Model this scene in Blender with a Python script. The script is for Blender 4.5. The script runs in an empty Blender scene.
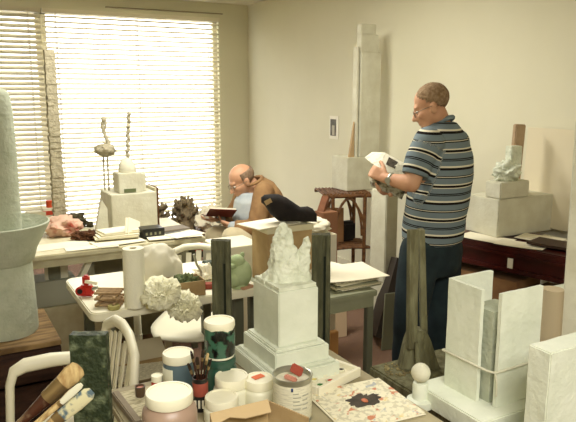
import bpy, bmesh, math, random
from mathutils import Vector, Matrix, Quaternion, noise
random.seed(7)
V = Vector
PI = math.pi
C = bpy.context.scene.collection
SC = bpy.context.scene
# ---------------------------------------------------------------- camera model
F = 650.0
YAW = math.radians(29.0)
PIT = math.radians(10.5)
CP, SP = math.cos(PIT), math.sin(PIT)
EYE = 1.66
SY, CY = math.sin(YAW), math.cos(YAW)
XR, YW, CEIL = 3.35, 7.0, 2.62        # right wall, window wall, ceiling

def HW(X, D, z):
    return V((X*CY + D*SY, -X*SY + D*CY, z))
def hd(x, d, z=0.0):
    v = HW(x, d, z); return v.normalized()
def _ray(px, py):
    a = (px-288)/F; b = (211-py)/F
    return a, CP + b*SP, b*CP - SP
def at(px, py, D):
    a, f, u = _ray(px, py); t = D/f
    return HW(a*t, D, EYE+u*t)
def onz(px, py, z):
    a, f, u = _ray(px, py); t = (z-EYE)/u
    return HW(a*t, f*t, z)
def ony(px, py, y):
    a, f, u = _ray(px, py); d = HW(a, f, u); t = y/d.y
    return V((d.x*t, y, EYE+u*t))
def onx(px, py, x):
    a, f, u = _ray(px, py); d = HW(a, f, u); t = x/d.x
    return V((x, d.y*t, EYE+u*t))
def proj(p):
    X = p[0]*CY - p[1]*SY; D = p[0]*SY + p[1]*CY; dz = p[2]-EYE
    zc = D*CP - dz*SP; yc = dz*CP + D*SP
    return 288+F*X/zc, 211-F*yc/zc, zc
def mpp(p):
    return proj(p)[2]/F
def solve(p, axis, px):
    lo, hi = 0.0, 4.0
    d = V((1, 0, 0)) if axis == 'x' else V((0, 1, 0))
    s = 1 if proj(p+d*0.05)[0] > proj(p)[0] else -1
    for _ in range(50):
        m = (lo+hi)/2
        if s*(proj(p+d*m)[0]-px) < 0: lo = m
        else: hi = m
    return lo
def zat(p, py):
    """height of the point above p seen at image row py"""
    lo, hi = 0.0, 3.0
    for _ in range(50):
        m = (lo+hi)/2
        if proj(V((p[0], p[1], m)))[1] > py: lo = m
        else: hi = m
    return lo

# ---------------------------------------------------------------- materials
def lin(c):
    return tuple(((x/255.0)/12.92 if x <= 10 else ((x/255.0+0.055)/1.055)**2.4) for x in c)
MATS = {}
def mat(name, col, rough=0.7, col2=None, scale=8.0, bump=0.0, bscale=60.0, metal=0.0,
        transl=0.0, spec=0.3, fac=(0.35, 0.65), stretch=None, detail=4):
    if name in MATS: return MATS[name]
    m = bpy.data.materials.new(name); m.use_nodes = True
    nt = m.node_tree; N = nt.nodes; Lk = nt.links
    b = N['Principled BSDF']
    c = lin(col)+(1,)
    b.inputs['Base Color'].default_value = c
    b.inputs['Roughness'].default_value = rough
    b.inputs['Metallic'].default_value = metal
    b.inputs['Specular IOR Level'].default_value = spec
    tc = N.new('ShaderNodeTexCoord'); mp = N.new('ShaderNodeMapping')
    Lk.new(tc.outputs['Object'], mp.inputs['Vector'])
    if stretch: mp.inputs['Scale'].default_value = stretch
    if col2 is not None:
        n = N.new('ShaderNodeTexNoise'); n.inputs['Scale'].default_value = scale; n.inputs['Detail'].default_value = detail
        Lk.new(mp.outputs[0], n.inputs['Vector'])
        r = N.new('ShaderNodeValToRGB')
        r.color_ramp.elements[0].position = fac[0]; r.color_ramp.elements[1].position = fac[1]
        r.color_ramp.elements[0].color = c; r.color_ramp.elements[1].color = lin(col2)+(1,)
        Lk.new(n.outputs['Fac'], r.inputs[0]); Lk.new(r.outputs[0], b.inputs['Base Color'])
    if bump > 0:
        n2 = N.new('ShaderNodeTexNoise'); n2.inputs['Scale'].default_value = bscale; n2.inputs['Detail'].default_value = 5
        Lk.new(mp.outputs[0], n2.inputs['Vector'])
        bp = N.new('ShaderNodeBump'); bp.inputs['Strength'].default_value = bump; bp.inputs['Distance'].default_value = 0.01
        Lk.new(n2.outputs['Fac'], bp.inputs['Height']); Lk.new(bp.outputs[0], b.inputs['Normal'])
    if transl > 0:
        t = N.new('ShaderNodeBsdfTranslucent'); t.inputs[0].default_value = c
        mx = N.new('ShaderNodeMixShader'); mx.inputs[0].default_value = transl
        out = N['Material Output']
        Lk.new(b.outputs[0], mx.inputs[1]); Lk.new(t.outputs[0], mx.inputs[2]); Lk.new(mx.outputs[0], out.inputs[0])
    MATS[name] = m
    return m

# ---------------------------------------------------------------- mesh builder
class B:
    def __init__(s): s.bm = bmesh.new()
    def box(s, c, d, rz=0.0, M=None, cuts=0):
        r = bmesh.ops.create_cube(s.bm, size=1.0)
        vs = r['verts']
        T = Matrix.Translation(V(c)) @ (M.to_4x4() if M is not None else Matrix.Rotation(rz, 4, 'Z')) @ Matrix.Diagonal((d[0], d[1], d[2], 1))
        bmesh.ops.transform(s.bm, matrix=T, verts=vs)
        if cuts:
            es = list({e for v in vs for e in v.link_edges})
            bmesh.ops.subdivide_edges(s.bm, edges=es, cuts=cuts, use_grid_fill=True)
        return s
    def bar(s, p0, p1, w, h, up=(0, 0, 1)):
        p0, p1 = V(p0), V(p1); d = p1-p0; L = d.length; z = d.normalized()
        u = V(up); x = u.cross(z)
        if x.length < 1e-4: x = V((1, 0, 0)).cross(z)
        x.normalize(); y = z.cross(x)
        M = Matrix((x, y, z)).transposed()
        return s.box((p0+p1)/2, (w, h, L), M=M)
    def cyl(s, p0, p1, r0, r1=None, seg=20, caps=True):
        r1 = r0 if r1 is None else r1
        p0, p1 = V(p0), V(p1); d = p1-p0
        q = d.to_track_quat('Z', 'Y')
        T = Matrix.Translation((p0+p1)/2) @ q.to_matrix().to_4x4()
        bmesh.ops.create_cone(s.bm, cap_ends=caps, segments=seg, radius1=r0, radius2=r1, depth=d.length, matrix=T)
        return s
    def ell(s, c, r, M=None, u=20, v=12):
        if isinstance(r, (int, float)): r = (r, r, r)
        T = Matrix.Translation(V(c)) @ (M.to_4x4() if M is not None else Matrix.Identity(4)) @ Matrix.Diagonal((r[0], r[1], r[2], 1))
        bmesh.ops.create_uvsphere(s.bm, u_segments=u, v_segments=v, radius=1.0, matrix=T)
        return s
    def caps(s, p0, r0, p1, r1, seg=14):
        s.ell(p0, r0, u=seg, v=8); s.ell(p1, r1, u=seg, v=8)
        if (V(p1)-V(p0)).length > 1e-4: s.cyl(p0, p1, r0, r1, seg)
        return s
    def chain(s, pts, seg=12):
        for (a, ra), (b, rb) in zip(pts[:-1], pts[1:]): s.caps(a, ra, b, rb, seg)
        return s
    def tube(s, pts, r, seg=8, closed=False):
        pts = [V(p) for p in pts]; n = len(pts); rings = []
        prev = None
        for i, p in enumerate(pts):
            if closed: d = pts[(i+1) % n]-pts[i-1]
            else: d = pts[min(i+1, n-1)]-pts[max(i-1, 0)]
            d.normalize()
            if prev is None:
                a = V((0, 0, 1)) if abs(d.z) < .9 else V((1, 0, 0))
                x = a.cross(d).normalized()
            else:
                x = (prev - d*prev.dot(d)).normalized()
            prev = x; y = d.cross(x)
            rr = r[i] if isinstance(r, (list, tuple)) else r
            ring = []
            for k in range(seg):
                a = 2*PI*k/seg
                ring.append(s.bm.verts.new(p + (x*math.cos(a)+y*math.sin(a))*rr))
            rings.append(ring)
        m = n if closed else n-1
        for i in range(m):
            A, Bq = rings[i], rings[(i+1) % n]
            for k in range(seg):
                s.bm.faces.new((A[k], A[(k+1) % seg], Bq[(k+1) % seg], Bq[k]))
        if not closed:
            s.bm.faces.new(list(reversed(rings[0]))); s.bm.faces.new(rings[-1])
        return s
    def loft(s, rings, seg=28):
        """rings: (center, axis u, axis v, ru, rv, power)"""
        R = []
        for c, u, v, ru, rv in rings:
            ring = []
            for k in range(seg):
                a = 2*PI*k/seg
                ring.append(s.bm.verts.new(V(c)+V(u)*ru*math.cos(a)+V(v)*rv*math.sin(a)))
            R.append(ring)
        for A, Bq in zip(R[:-1], R[1:]):
            for k in range(seg): s.bm.faces.new((A[k], A[(k+1) % seg], Bq[(k+1) % seg], Bq[k]))
        s.bm.faces.new(list(reversed(R[0]))); s.bm.faces.new(R[-1])
        return s
    def lathe(s, prof, c=(0, 0, 0), seg=32, closed=False):
        c = V(c); R = []
        for r, z in prof:
            if r < 1e-5: R.append([s.bm.verts.new(c+V((0, 0, z)))])
            else: R.append([s.bm.verts.new(c+V((r*math.cos(2*PI*k/seg), r*math.sin(2*PI*k/seg), z))) for k in range(seg)])
        prs = list(zip(R[:-1], R[1:]))
        if closed: prs.append((R[-1], R[0]))
        for A, Bq in prs:
            for k in range(seg):
                k2 = (k+1) % seg
                if len(A) == 1 and len(Bq) == 1: continue
                if len(A) == 1: s.bm.faces.new((A[0], Bq[k2], Bq[k]))
                elif len(Bq) == 1: s.bm.faces.new((A[k], A[k2], Bq[0]))
                else: s.bm.faces.new((A[k], A[k2], Bq[k2], Bq[k]))
        if not closed:
            if len(R[0]) > 1: s.bm.faces.new(list(reversed(R[0])))
            if len(R[-1]) > 1: s.bm.faces.new(R[-1])
        return s
    def prism(s, poly, z0, z1, M=None):
        M = M or Matrix.Identity(4)
        lo = [s.bm.verts.new(M @ V((x, y, z0))) for x, y in poly]
        hi = [s.bm.verts.new(M @ V((x, y, z1))) for x, y in poly]
        n = len(poly)
        s.bm.faces.new(list(reversed(lo))); s.bm.faces.new(hi)
        for i in range(n): s.bm.faces.new((lo[i], lo[(i+1) % n], hi[(i+1) % n], hi[i]))
        return s
    def noise(s, amp, sc=10.0, off=0.0, zmin=None):
        s.bm.normal_update()
        for v in s.bm.verts:
            if zmin is not None and v.co.z < zmin: continue
            n = noise.noise_vector(v.co*sc+V((off, off*1.7, -off)))
            n2 = noise.noise_vector(v.co*sc*2.7+V((off, 3-off, off)))
            v.co += (n + n2*0.5)*amp
        return s
    def bevel(s, w, seg=2, ang=0.5):
        s.bm.normal_update()
        es = [e for e in s.bm.edges if len(e.link_faces) == 2 and e.calc_face_angle(0) > ang]
        bmesh.ops.bevel(s.bm, geom=es, offset=w, segments=seg, affect='EDGES', clamp_overlap=True)
        return s
    def xf(s, M):
        bmesh.ops.transform(s.bm, matrix=M, verts=s.bm.verts); return s
    def mesh(s, name, smooth=35):
        bmesh.ops.recalc_face_normals(s.bm, faces=s.bm.faces)
        me = bpy.data.meshes.new(name); s.bm.to_mesh(me); s.bm.free()
        if smooth:
            for p in me.polygons: p.use_smooth = True
            try: me.set_sharp_from_angle(angle=math.radians(smooth))
            except Exception: pass
        return me
    def obj(s, name, m, parent=None, loc=(0, 0, 0), rz=0.0, smooth=35, label=None):
        me = s.mesh(name, smooth)
        o = bpy.data.objects.new(name, me); C.objects.link(o)
        if m is not None: me.materials.append(m)
        o.location = loc; o.rotation_euler = (0, 0, rz)
        if parent is not None: o.parent = parent
        if label: o['label'] = label
        return o

def tag(o, label, cat, group=None, kind=None):
    if label: o['label'] = label
    if cat: o['category'] = cat
    if group: o['group'] = group
    if kind: o['kind'] = kind
    return o
def thing(name, label, cat, loc=(0, 0, 0), rz=0.0, group=None):
    o = bpy.data.objects.new(name, None); C.objects.link(o)
    o.empty_display_size = 0.05
    o.location = loc; o.rotation_euler = (0, 0, rz)
    return tag(o, label, cat, group)
def struct(name, b, m, loc=(0, 0, 0), smooth=0, parent=None):
    o = b.obj(name, m, parent, loc=loc, smooth=smooth)
    if parent is None: o['kind'] = 'structure'
    return o
def fuse(b, name, m, root, voxel=0.008, smooth=4, label=None, fn=None, decimate=None):
    """volumes -> one continuous skin, coordinates relative to root"""
    me = b.mesh('tmp', 0)
    o = bpy.data.objects.new('tmp', me); C.objects.link(o)
    r = o.modifiers.new('r', 'REMESH'); r.mode = 'VOXEL'; r.voxel_size = voxel
    s = o.modifiers.new('s', 'SMOOTH'); s.iterations = smooth; s.factor = 0.5
    dg = bpy.context.evaluated_depsgraph_get(); dg.update()
    me2 = bpy.data.meshes.new_from_object(o.evaluated_get(dg))
    bpy.data.objects.remove(o); bpy.data.meshes.remove(me)
    me2.name = name
    if fn: fn(me2)
    me2.transform(Matrix.Translation(-V(root.location)))
    for p in me2.polygons: p.use_smooth = True
    me2.materials.clear(); me2.materials.append(m)
    ob = bpy.data.objects.new(name, me2); C.objects.link(ob); ob.parent = root
    if label: ob['label'] = label
    return ob
def copy_tree(o, parent=None):
    c = o.copy(); C.objects.link(c)
    if parent: c.parent = parent
    for ch in [x for x in o.children]: copy_tree(ch, c)
    return c

# ---------------------------------------------------------------- shared materials
PLA = mat('plaster', (222, 226, 208), 0.85, (210, 215, 195), 9, bump=0.35, bscale=45)
PLAR = mat('rough_plaster', (224, 228, 208), 0.9, (204, 209, 186), 22, bump=0.9, bscale=60)
PLAG = mat('shaded_plaster', (182, 187, 166), 0.9, (168, 174, 152), 14, bump=0.6, bscale=50)  # white plaster greyed: backlit and recess shade put into the colour
PLAW = mat('warm_plaster', (208, 206, 184), 0.9, (196, 192, 168), 10, bump=0.3, bscale=50)
FOAM = mat('tan_plaster', (178, 170, 144), 0.95, (156, 148, 122), 30, bump=1.0, bscale=70)
WALL = mat('wall_paint', (222, 218, 192), 0.85, (218, 214, 187), 1.5, bump=0.06, bscale=180)
CEILM = mat('ceiling_paint', (226, 222, 200), 0.9)
CARPET = mat('brown_carpet', (132, 104, 84), 0.98, (104, 78, 62), 130, bump=0.8, bscale=220, fac=(.3, .7))
WPLAS = mat('white_plastic', (228, 224, 198), 0.42, spec=0.5)
LAM = mat('cream_laminate', (206, 200, 168), 0.5, (196, 188, 154), 20)
GREYMET = mat('grey_metal', (100, 102, 84), 0.5, metal=0.2)
DARKMET = mat('dark_metal', (42, 38, 30), 0.5, metal=0.3)
PAPER = mat('paper', (236, 230, 206), 0.85, (222, 216, 190), 3)
PAPER2 = mat('printed_paper', (220, 214, 190), 0.85, (168, 162, 140), 60, stretch=(1, 6, 1), fac=(.45, .6))
CARD = mat('cardboard', (170, 146, 104), 0.9, (154, 128, 88), 12, bump=0.15, bscale=90)
CARDD = mat('brown_cardboard', (150, 112, 74), 0.9, (128, 92, 60), 8, bump=0.15, bscale=60)
GWOOD = mat('mossy_timber', (68, 68, 48), 0.9, (102, 100, 74), 14, bump=0.8, bscale=40, stretch=(3, 3, 0.6), fac=(.4, .75))
OWOOD = mat('greyed_timber', (122, 120, 90), 0.9, (90, 86, 60), 12, bump=0.8, bscale=40, stretch=(3, 3, .7))
DWOOD = mat('dark_wood', (64, 40, 26), 0.7, (42, 24, 16), 9, bump=0.4, bscale=30, stretch=(1, 5, 5))
RATTAN = mat('rattan', (120, 82, 48), 0.6, (84, 54, 30), 30, bump=0.5, bscale=60)
REDWOOD = mat('dark_red_lacquer', (74, 22, 16), 0.35, (46, 14, 10), 7, spec=0.5)
BLACK = mat('black_cloth', (22, 18, 16), 0.85, (34, 28, 24), 14, bump=0.4, bscale=60)
BLACKP = mat('black_plastic', (24, 24, 22), 0.35, spec=0.5)
REDP = mat('red_plastic', (176, 34, 22), 0.35, spec=0.5)
ORANGE = mat('orange_label', (214, 104, 58), 0.6)
STEEL = mat('steel', (176, 176, 162), 0.35, metal=0.8)
# ================================================================ ROOM
XL, YB = -2.2, -2.6
struct('floor', B().box(((XL+XR)/2, (YB+YW)/2, -0.05), (XR-XL, YW-YB, 0.1)), CARPET)
struct('ceiling', B().box(((XL+XR)/2, (YB+YW)/2, CEIL+0.05), (XR-XL+.2, YW-YB+.2, 0.1)), CEILM)
struct('wall_right', B().box((XR+0.05, (YB+YW)/2, CEIL/2), (0.1, YW-YB, CEIL)), WALL)
struct('wall_left', B().box((XL-0.05, (YB+YW)/2, CEIL/2), (0.1, YW-YB, CEIL)), WALL)
struct('wall_rear', B().box(((XL+XR)/2, YB-0.05, CEIL/2), (XR-XL, 0.1, CEIL)), WALL)
WX1 = ony(219.5, 100, YW).x; WX0 = -1.7
WZ1 = ony(120, 12.5, YW).z; WZ0 = 0.12
b = B()
b.box(((WX1+XR)/2, YW+.06, CEIL/2), (XR-WX1, .12, CEIL))
b.box(((WX0+XL)/2, YW+.06, CEIL/2), (WX0-XL, .12, CEIL))
b.box(((WX0+WX1)/2, YW+.06, (WZ1+CEIL)/2), (WX1-WX0, .12, CEIL-WZ1))
b.box(((WX0+WX1)/2, YW+.06, WZ0/2), (WX1-WX0, .12, WZ0))
struct('wall_window', b, WALL)
SPL = ony(45.5, 90, YW).x
GLASS = bpy.data.materials.new('window_glass'); GLASS.use_nodes = True
nt = GLASS.node_tree; g = nt.nodes['Principled BSDF']
tr = nt.nodes.new('ShaderNodeBsdfTransparent'); gl = nt.nodes.new('ShaderNodeBsdfGlossy'); gl.inputs['Roughness'].default_value = 0.02
mx = nt.nodes.new('ShaderNodeMixShader'); mx.inputs[0].default_value = 0.06
nt.links.new(tr.outputs[0], mx.inputs[1]); nt.links.new(gl.outputs[0], mx.inputs[2]); nt.links.new(mx.outputs[0], nt.nodes['Material Output'].inputs[0])
nt.nodes.remove(g)
TRIM = mat('window_trim', (214, 208, 182), 0.6)
for i, (x0, x1) in enumerate(((WX0, SPL), (SPL, WX1))):
    b = B(); y = YW+.07; t = .05
    b.box(((x0+x1)/2, y, WZ0+t/2), (x1-x0, .05, t)).box(((x0+x1)/2, y, WZ1-t/2), (x1-x0, .05, t))
    b.box((x0+t/2, y, (WZ0+WZ1)/2), (t, .05, WZ1-WZ0)).box((x1-t/2, y, (WZ0+WZ1)/2), (t, .05, WZ1-WZ0))
    w = struct('window_%d' % (i+1), b, TRIM)
    B().box(((x0+x1)/2, y+.01, (WZ0+WZ1)/2), (x1-x0-2*t, .006, WZ1-WZ0-2*t)).obj('pane', GLASS, w, smooth=0)
struct('trim_1', B().box((WX1-.6, YW-.012, WZ1+.045), (1.3, .024, .012)), mat('trim_dull_wood', (150, 140, 116), .7))  # thin strip in a darker colour than the window trim
struct('baseboard_right', B().box((XR-.008, (YB+YW)/2, .05), (.016, YW-YB, .1)), TRIM)
struct('baseboard_window', B().box(((WX1+XR)/2, YW-.008, .05), (XR-WX1-.03, .016, .1)), TRIM)

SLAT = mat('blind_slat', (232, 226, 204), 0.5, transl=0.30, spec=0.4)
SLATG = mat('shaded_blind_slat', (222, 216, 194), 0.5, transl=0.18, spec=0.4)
def blind(x0, x1, tilt, label, m, pitch=0.050, wd=0.050):
    yb = YW-.045
    t = thing('venetian_blind', label, 'blind', ((x0+x1)/2, yb, WZ0+.02))
    W = x1-x0; H = WZ1-.005-(WZ0+.02)
    B().box((0, 0, H-.022), (W, .05, .044)).obj('headrail', m, t, smooth=0)
    s = B(); n = int((H-.06)/pitch)
    Mx = Matrix.Rotation(tilt, 3, 'X')
    for k in range(n):
        z = .04+k*pitch
        # shallow curved slat: two facets
        for sgn in (-1, 1):
            s.box(V((0, 0, z)) + Mx @ V((0, sgn*wd/4, -.0012)), (W-.01, wd/2+.001, .0022), M=Mx @ Matrix.Rotation(-sgn*.09, 3, 'X'))
    s.obj('slats', m, t, smooth=0)
    B().box((0, 0, .012), (W, .05, .016)).obj('bottom_rail', m, t, smooth=0)
    nc = max(3, int(W/.55))
    for k in range(nc):
        x = -W/2+.12+(W-.24)*k/(nc-1)
        c = B()
        for yy in (-.028, .028): c.box((x, yy, H/2), (.006, .0012, H-.03))
        c.obj('ladder_cord', m, t, smooth=0)
    return t
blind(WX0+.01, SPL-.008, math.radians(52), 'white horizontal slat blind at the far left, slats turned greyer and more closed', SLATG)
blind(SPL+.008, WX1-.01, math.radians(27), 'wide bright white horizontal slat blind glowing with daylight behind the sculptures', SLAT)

# picture on the right wall
pc = onx(334, 127.5, XR-.004)
hh = abs(onx(334, 116, XR).z-onx(334, 139, XR).z); wy = abs(onx(330, 127, XR).y-onx(338.5, 127, XR).y)
t = thing('wall_picture', 'small photo print pinned on the bare wall left of the tall tower', 'picture', (XR, pc.y, pc.z))
B().box((-.004, 0, 0), (.006, wy, hh)).obj('mount', mat('white_card', (240, 236, 218), .8), t, smooth=0)
B().box((-.0085, wy*.05, 0), (.002, wy*.66, hh*.72)).obj('print', mat('grey_print', (120, 116, 104), .7, (82, 80, 72), 12), t, smooth=0)
B().box((-.0102, wy*.02, -hh*.12), (.001, wy*.28, hh*.42)).obj('print_figure', mat('pale_print', (186, 180, 160), .8), t, smooth=0)

# ================================================================ HELPERS FOR FURNITURE
def table(name, label, cat, x0, x1, y0, y1, z, topm, legm, th=.035, apron=0.0, leg=.035, inset=.06, legs=None, rnd=.0, group=None, thick_leg=None, apm=None):
    cx, cy = (x0+x1)/2, (y0+y1)/2
    t = thing(name, label, cat, (cx, cy, 0), 0, group)
    w, d = x1-x0, y1-y0
    b = B()
    if rnd > 0:
        poly = []
        for sx, sy, a0 in ((1, 1, 0), (-1, 1, 90), (-1, -1, 180), (1, -1, 270)):
            for k in range(7):
                a = math.radians(a0+15*k)
                poly.append((sx*(w/2-rnd)+rnd*math.cos(a), sy*(d/2-rnd)+rnd*math.sin(a)))
        b.prism(poly, z-th, z)
    else: b.box((0, 0, z-th/2), (w, d, th))
    b.bevel(.005, 2).obj('tabletop', topm, t)
    if apron:
        b = B(); i = inset*.6
        for s in (-1, 1):
            b.box((0, s*(d/2-i), z-th-apron/2), (w-2*i, .02, apron))
            b.box((s*(w/2-i), 0, z-th-apron/2), (.02, d-2*i-.02, apron))
        b.obj('apron', apm or legm, t, smooth=0)
    for sx in (-1, 1):
        for sy in (-1, 1):
            px, py = sx*(w/2-inset), sy*(d/2-inset)
            B().box((px, py, (z-th)/2), (leg, leg, z-th)).bevel(.004, 1).obj('leg', legm, t)
    return t
def cbox(name, label, cat, c, wx, wy, h, m, cuts=0, amp=0, bev=.003, group=None, rz=0, parent=None, sc=14):
    """room-aligned block whose near corner (min x, min y) stands at c"""
    b = B().box((0, 0, h/2), (wx, wy, h))
    if bev: b.bevel(bev, 2)
    if cuts:
        bmesh.ops.subdivide_edges(b.bm, edges=b.bm.edges, cuts=cuts, use_grid_fill=True)
        b.noise(amp, sc, off=c[0]*3+c[1])
    o = b.obj(name, m, parent, loc=(c[0]+wx/2, c[1]+wy/2, c[2]), rz=rz)
    if label: tag(o, label, cat, group)
    return o
def sheet(name, label, cat, c, w, d, rz, m, th=.002, group=None, curl=0.0, nx=8):
    b = B().box((0, 0, 0), (w, d, th))
    if curl:
        bmesh.ops.subdivide_edges(b.bm, edges=b.bm.edges, cuts=6, use_grid_fill=True)
        for v in b.bm.verts:
            r = (v.co.x/w)**2*2 + (v.co.y/d)**2*2
            v.co.z += curl*r*(1+.5*noise.noise(v.co*9+V((c[0], c[1], 0)))) 
    o = b.obj(name, m, None, loc=(c[0], c[1], c[2]+th/2+.0004), rz=rz, smooth=50)
    return tag(o, label, cat, group)
def rock(name, label, cat, c, r, m, amp=.25, sc=3.0, seed=0, parent=None, sub=4, group=None, flat=True):
    b = B(); bmesh.ops.create_icosphere(b.bm, subdivisions=sub, radius=1.0)
    for v in b.bm.verts:
        n = noise.noise(v.co*sc*.5+V((seed, seed, 0)))*1.0 + noise.noise(v.co*sc*1.3+V((seed, 0, seed)))*.55 + noise.noise(v.co*sc*3+V((0, seed, 0)))*.3
        v.co *= 1+amp*n
        v.co = V((v.co.x*r[0], v.co.y*r[1], max(v.co.z, -.85)*r[2]))
    lo = min(v.co.z for v in b.bm.verts)
    for v in b.bm.verts: v.co.z -= lo
    o = b.obj(name, m, parent, loc=c, smooth=60)
    if label: tag(o, label, cat, group)
    return o
def jar(name, label, px, py_top, wpx, z0, ztop, bodym, lidm, lidh=.022, bulge=1.08, labelm=None, seg=40, cat='jar', lab=(.25, .7), group=None, glaze=None):
    """screw-top pot: lid centre at (px, py_top), standing on z0"""
    p = onz(px, py_top, ztop); r = wpx*mpp(p)/2; H = ztop-z0
    t = thing(name, label, cat, (p.x, p.y, z0), 0, group)
    R = r*bulge; hb = H-lidh
    B().lathe([(R*.9, 0), (R, .006), (R, hb*.78), (R*.97, hb*.88), (r*.93, hb*.97), (r*.93, hb+.002)], seg=seg).obj('jar_body', bodym, t, smooth=40)
    b = B().lathe([(r*.985, 0), (r, .003), (r, lidh-.004), (r*.97, lidh), (r*.86, lidh), (r*.85, lidh-.002), (0, lidh-.002)], c=(0, 0, hb), seg=seg)
    b.obj('lid', lidm, t, smooth=40)
    if labelm:
        B().lathe([(R*1.006, hb*lab[0]), (R*1.012, hb*lab[0]+.001), (R*1.012, hb*lab[1]-.001), (R*1.006, hb*lab[1])], seg=seg, closed=False).obj('jar_label', labelm, t, smooth=40)
    return t, R, H
# ================================================================ BACK TABLE (by the window) and what stands on it
T1Z = 0.75
rc = onz(206, 237, T1Z)
T1 = dict(x0=rc.x-1.95, x1=rc.x, y0=rc.y, y1=rc.y+.74)
table('work_table', 'long cream work table in front of the blind, crowded with papers and models', 'table',
      T1['x0'], T1['x1'], T1['y0'], T1['y1'], T1Z, LAM, GREYMET, th=.03, apron=.05, leg=.035, inset=.07, apm=LAM)
def t1(px, py): return onz(px, py, T1Z)
# diagonal brace + white panels below
p = onz(85, 290, 0.42)
a = V((T1['x0']+.62, T1['y0']+.25, 0)); 
def t1u(px, py, dy):   # point in the vertical plane dy behind the front edge
    return ony(px, py, T1['y0']+dy)
q0, q1 = t1u(76, 288, .12), t1u(92, 254, .12)
q0.z = max(q0.z, .02)
b = B().bar(q0-V((q0.x, q0.y, 0)), q1-V((q0.x, q0.y, 0)), .05, .03)
o = b.obj('trestle_strut', WPLAS, None, loc=(q0.x, q0.y, 0)); tag(o, 'white slanting strut leaning under the front edge of the work table', 'strut')
q = t1u(47, 300, .3); q2 = t1u(70, 300, .3)
cbox('upright_board', 'white board standing upright under the left end of the work table', 'panel', V((q.x, q.y, 0)), q2.x-q.x, .03, .70, WPLAS)
q = t1u(96, 300, .45); q2 = t1u(196, 300, .45)
cbox('storage_case', 'broad grey-green case pushed under the work table behind the paper towel', 'case', V((q.x, q.y, 0)), q2.x-q.x, .2, .64, mat('case_grey', (150, 146, 118), .8, (134, 130, 104), 6))

# tower model with the long finger
c = onz(113, 236.5, T1Z); wx = solve(c, 'x', 158); wy = solve(c, 'y', 101)
c = onz(113, 232.5, T1Z); wx = solve(c, 'x', 158); wy = solve(c, 'y', 101); H1 = zat(c, 195.5)-T1Z
wy = min(wy, T1['y1']-c.y-.02)
t = thing('tower_model', 'plaster tower model on the work table with a dome and thin spike', 'model', (c.x+wx/2, c.y+wy/2, T1Z))
B().box((0, 0, H1/2), (wx, wy, H1)).bevel(.004).obj('base_block', PLAW, t)
topc = V((c.x, c.y, T1Z+H1))
s = .62
cc = onz(119.5, 194, T1Z+H1); w2 = solve(cc, 'x', 143); H2 = zat(cc, 174)-cc.z
B().box((cc.x+w2/2-(c.x+wx/2), cc.y+w2/2-(c.y+wy/2), H1+H2/2), (w2, w2, H2)).bevel(.004).obj('upper_block', PLAW, t)
mc = V((cc.x+w2/2-(c.x+wx/2), cc.y+w2/2-(c.y+wy/2), H1+H2))
B().box((mc.x-w2*.05, mc.y-w2/2-.002, H1+.018), (w2*.5, .006, .024)).obj('green_strip', mat('green_strip', (96, 104, 70), .8), t)
B().box((mc.x+w2*.62, mc.y, H1+.06), (w2*.22, w2*.5, .12)).bevel(.004).obj('side_step', PLAW, t)
Rd = 8.8*mpp(cc)
b = B().lathe([(Rd, 0), (Rd, .02), (Rd*.95, Rd*.7), (Rd*.75, Rd*1.2), (Rd*.42, Rd*1.6), (0, Rd*1.75)], c=mc, seg=24).noise(.004, 20)
b.obj('dome', PLAW, t)
zt = zat(V((c.x+wx/2, c.y+wy/2, 0))+V((mc.x, mc.y, 0)), 112)-T1Z
mc = mc+R_*.006 if 'R_' in globals() else mc+hd(1, 0)*.006
b = B(); n = 26
pts = [hd(1, 0)*(.022*i/n)+V((mc.x+.004*math.sin(i*1.3), mc.y+.004*math.cos(i*1.9), mc.z+Rd*1.6+(zt-mc.z-Rd*1.6)*i/n)) for i in range(n+1)]
b.tube(pts, [.0115+.0012*math.sin(i*2.1) for i in range(n+1)], 8).noise(.0012, 40).obj('spike', FOAM, t)
# leaning plaster scrap left of tower, brown-edged board right of it
q = V((c.x-.06, c.y+.03, T1Z))
b = B().prism([(-.05, 0), (.035, 0), (.035, .16), (.0, .22), (-.02, .14)], -.02, .02, M=Matrix.Rotation(PI/2, 4, 'X')).noise(.003, 20)
o = b.obj('plaster_scrap', PLAW, None, loc=(q.x, q.y, T1Z)); tag(o, 'thin tapering plaster scrap standing against the left side of the tower model', 'scrap')
q = V((c.x+wx+.012, c.y+.1, T1Z))
t2 = thing('framed_board', 'board with a brown wooden edge standing right of the tower model', 'board', (q.x, q.y+.08, T1Z))
B().box((.006, 0, .13), (.012, .2, .26)).obj('board', LAM, t2)
B().box((.019, 0, .13), (.012, .21, .27)).bevel(.004).obj('frame_edge', RATTAN, t2)
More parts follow.
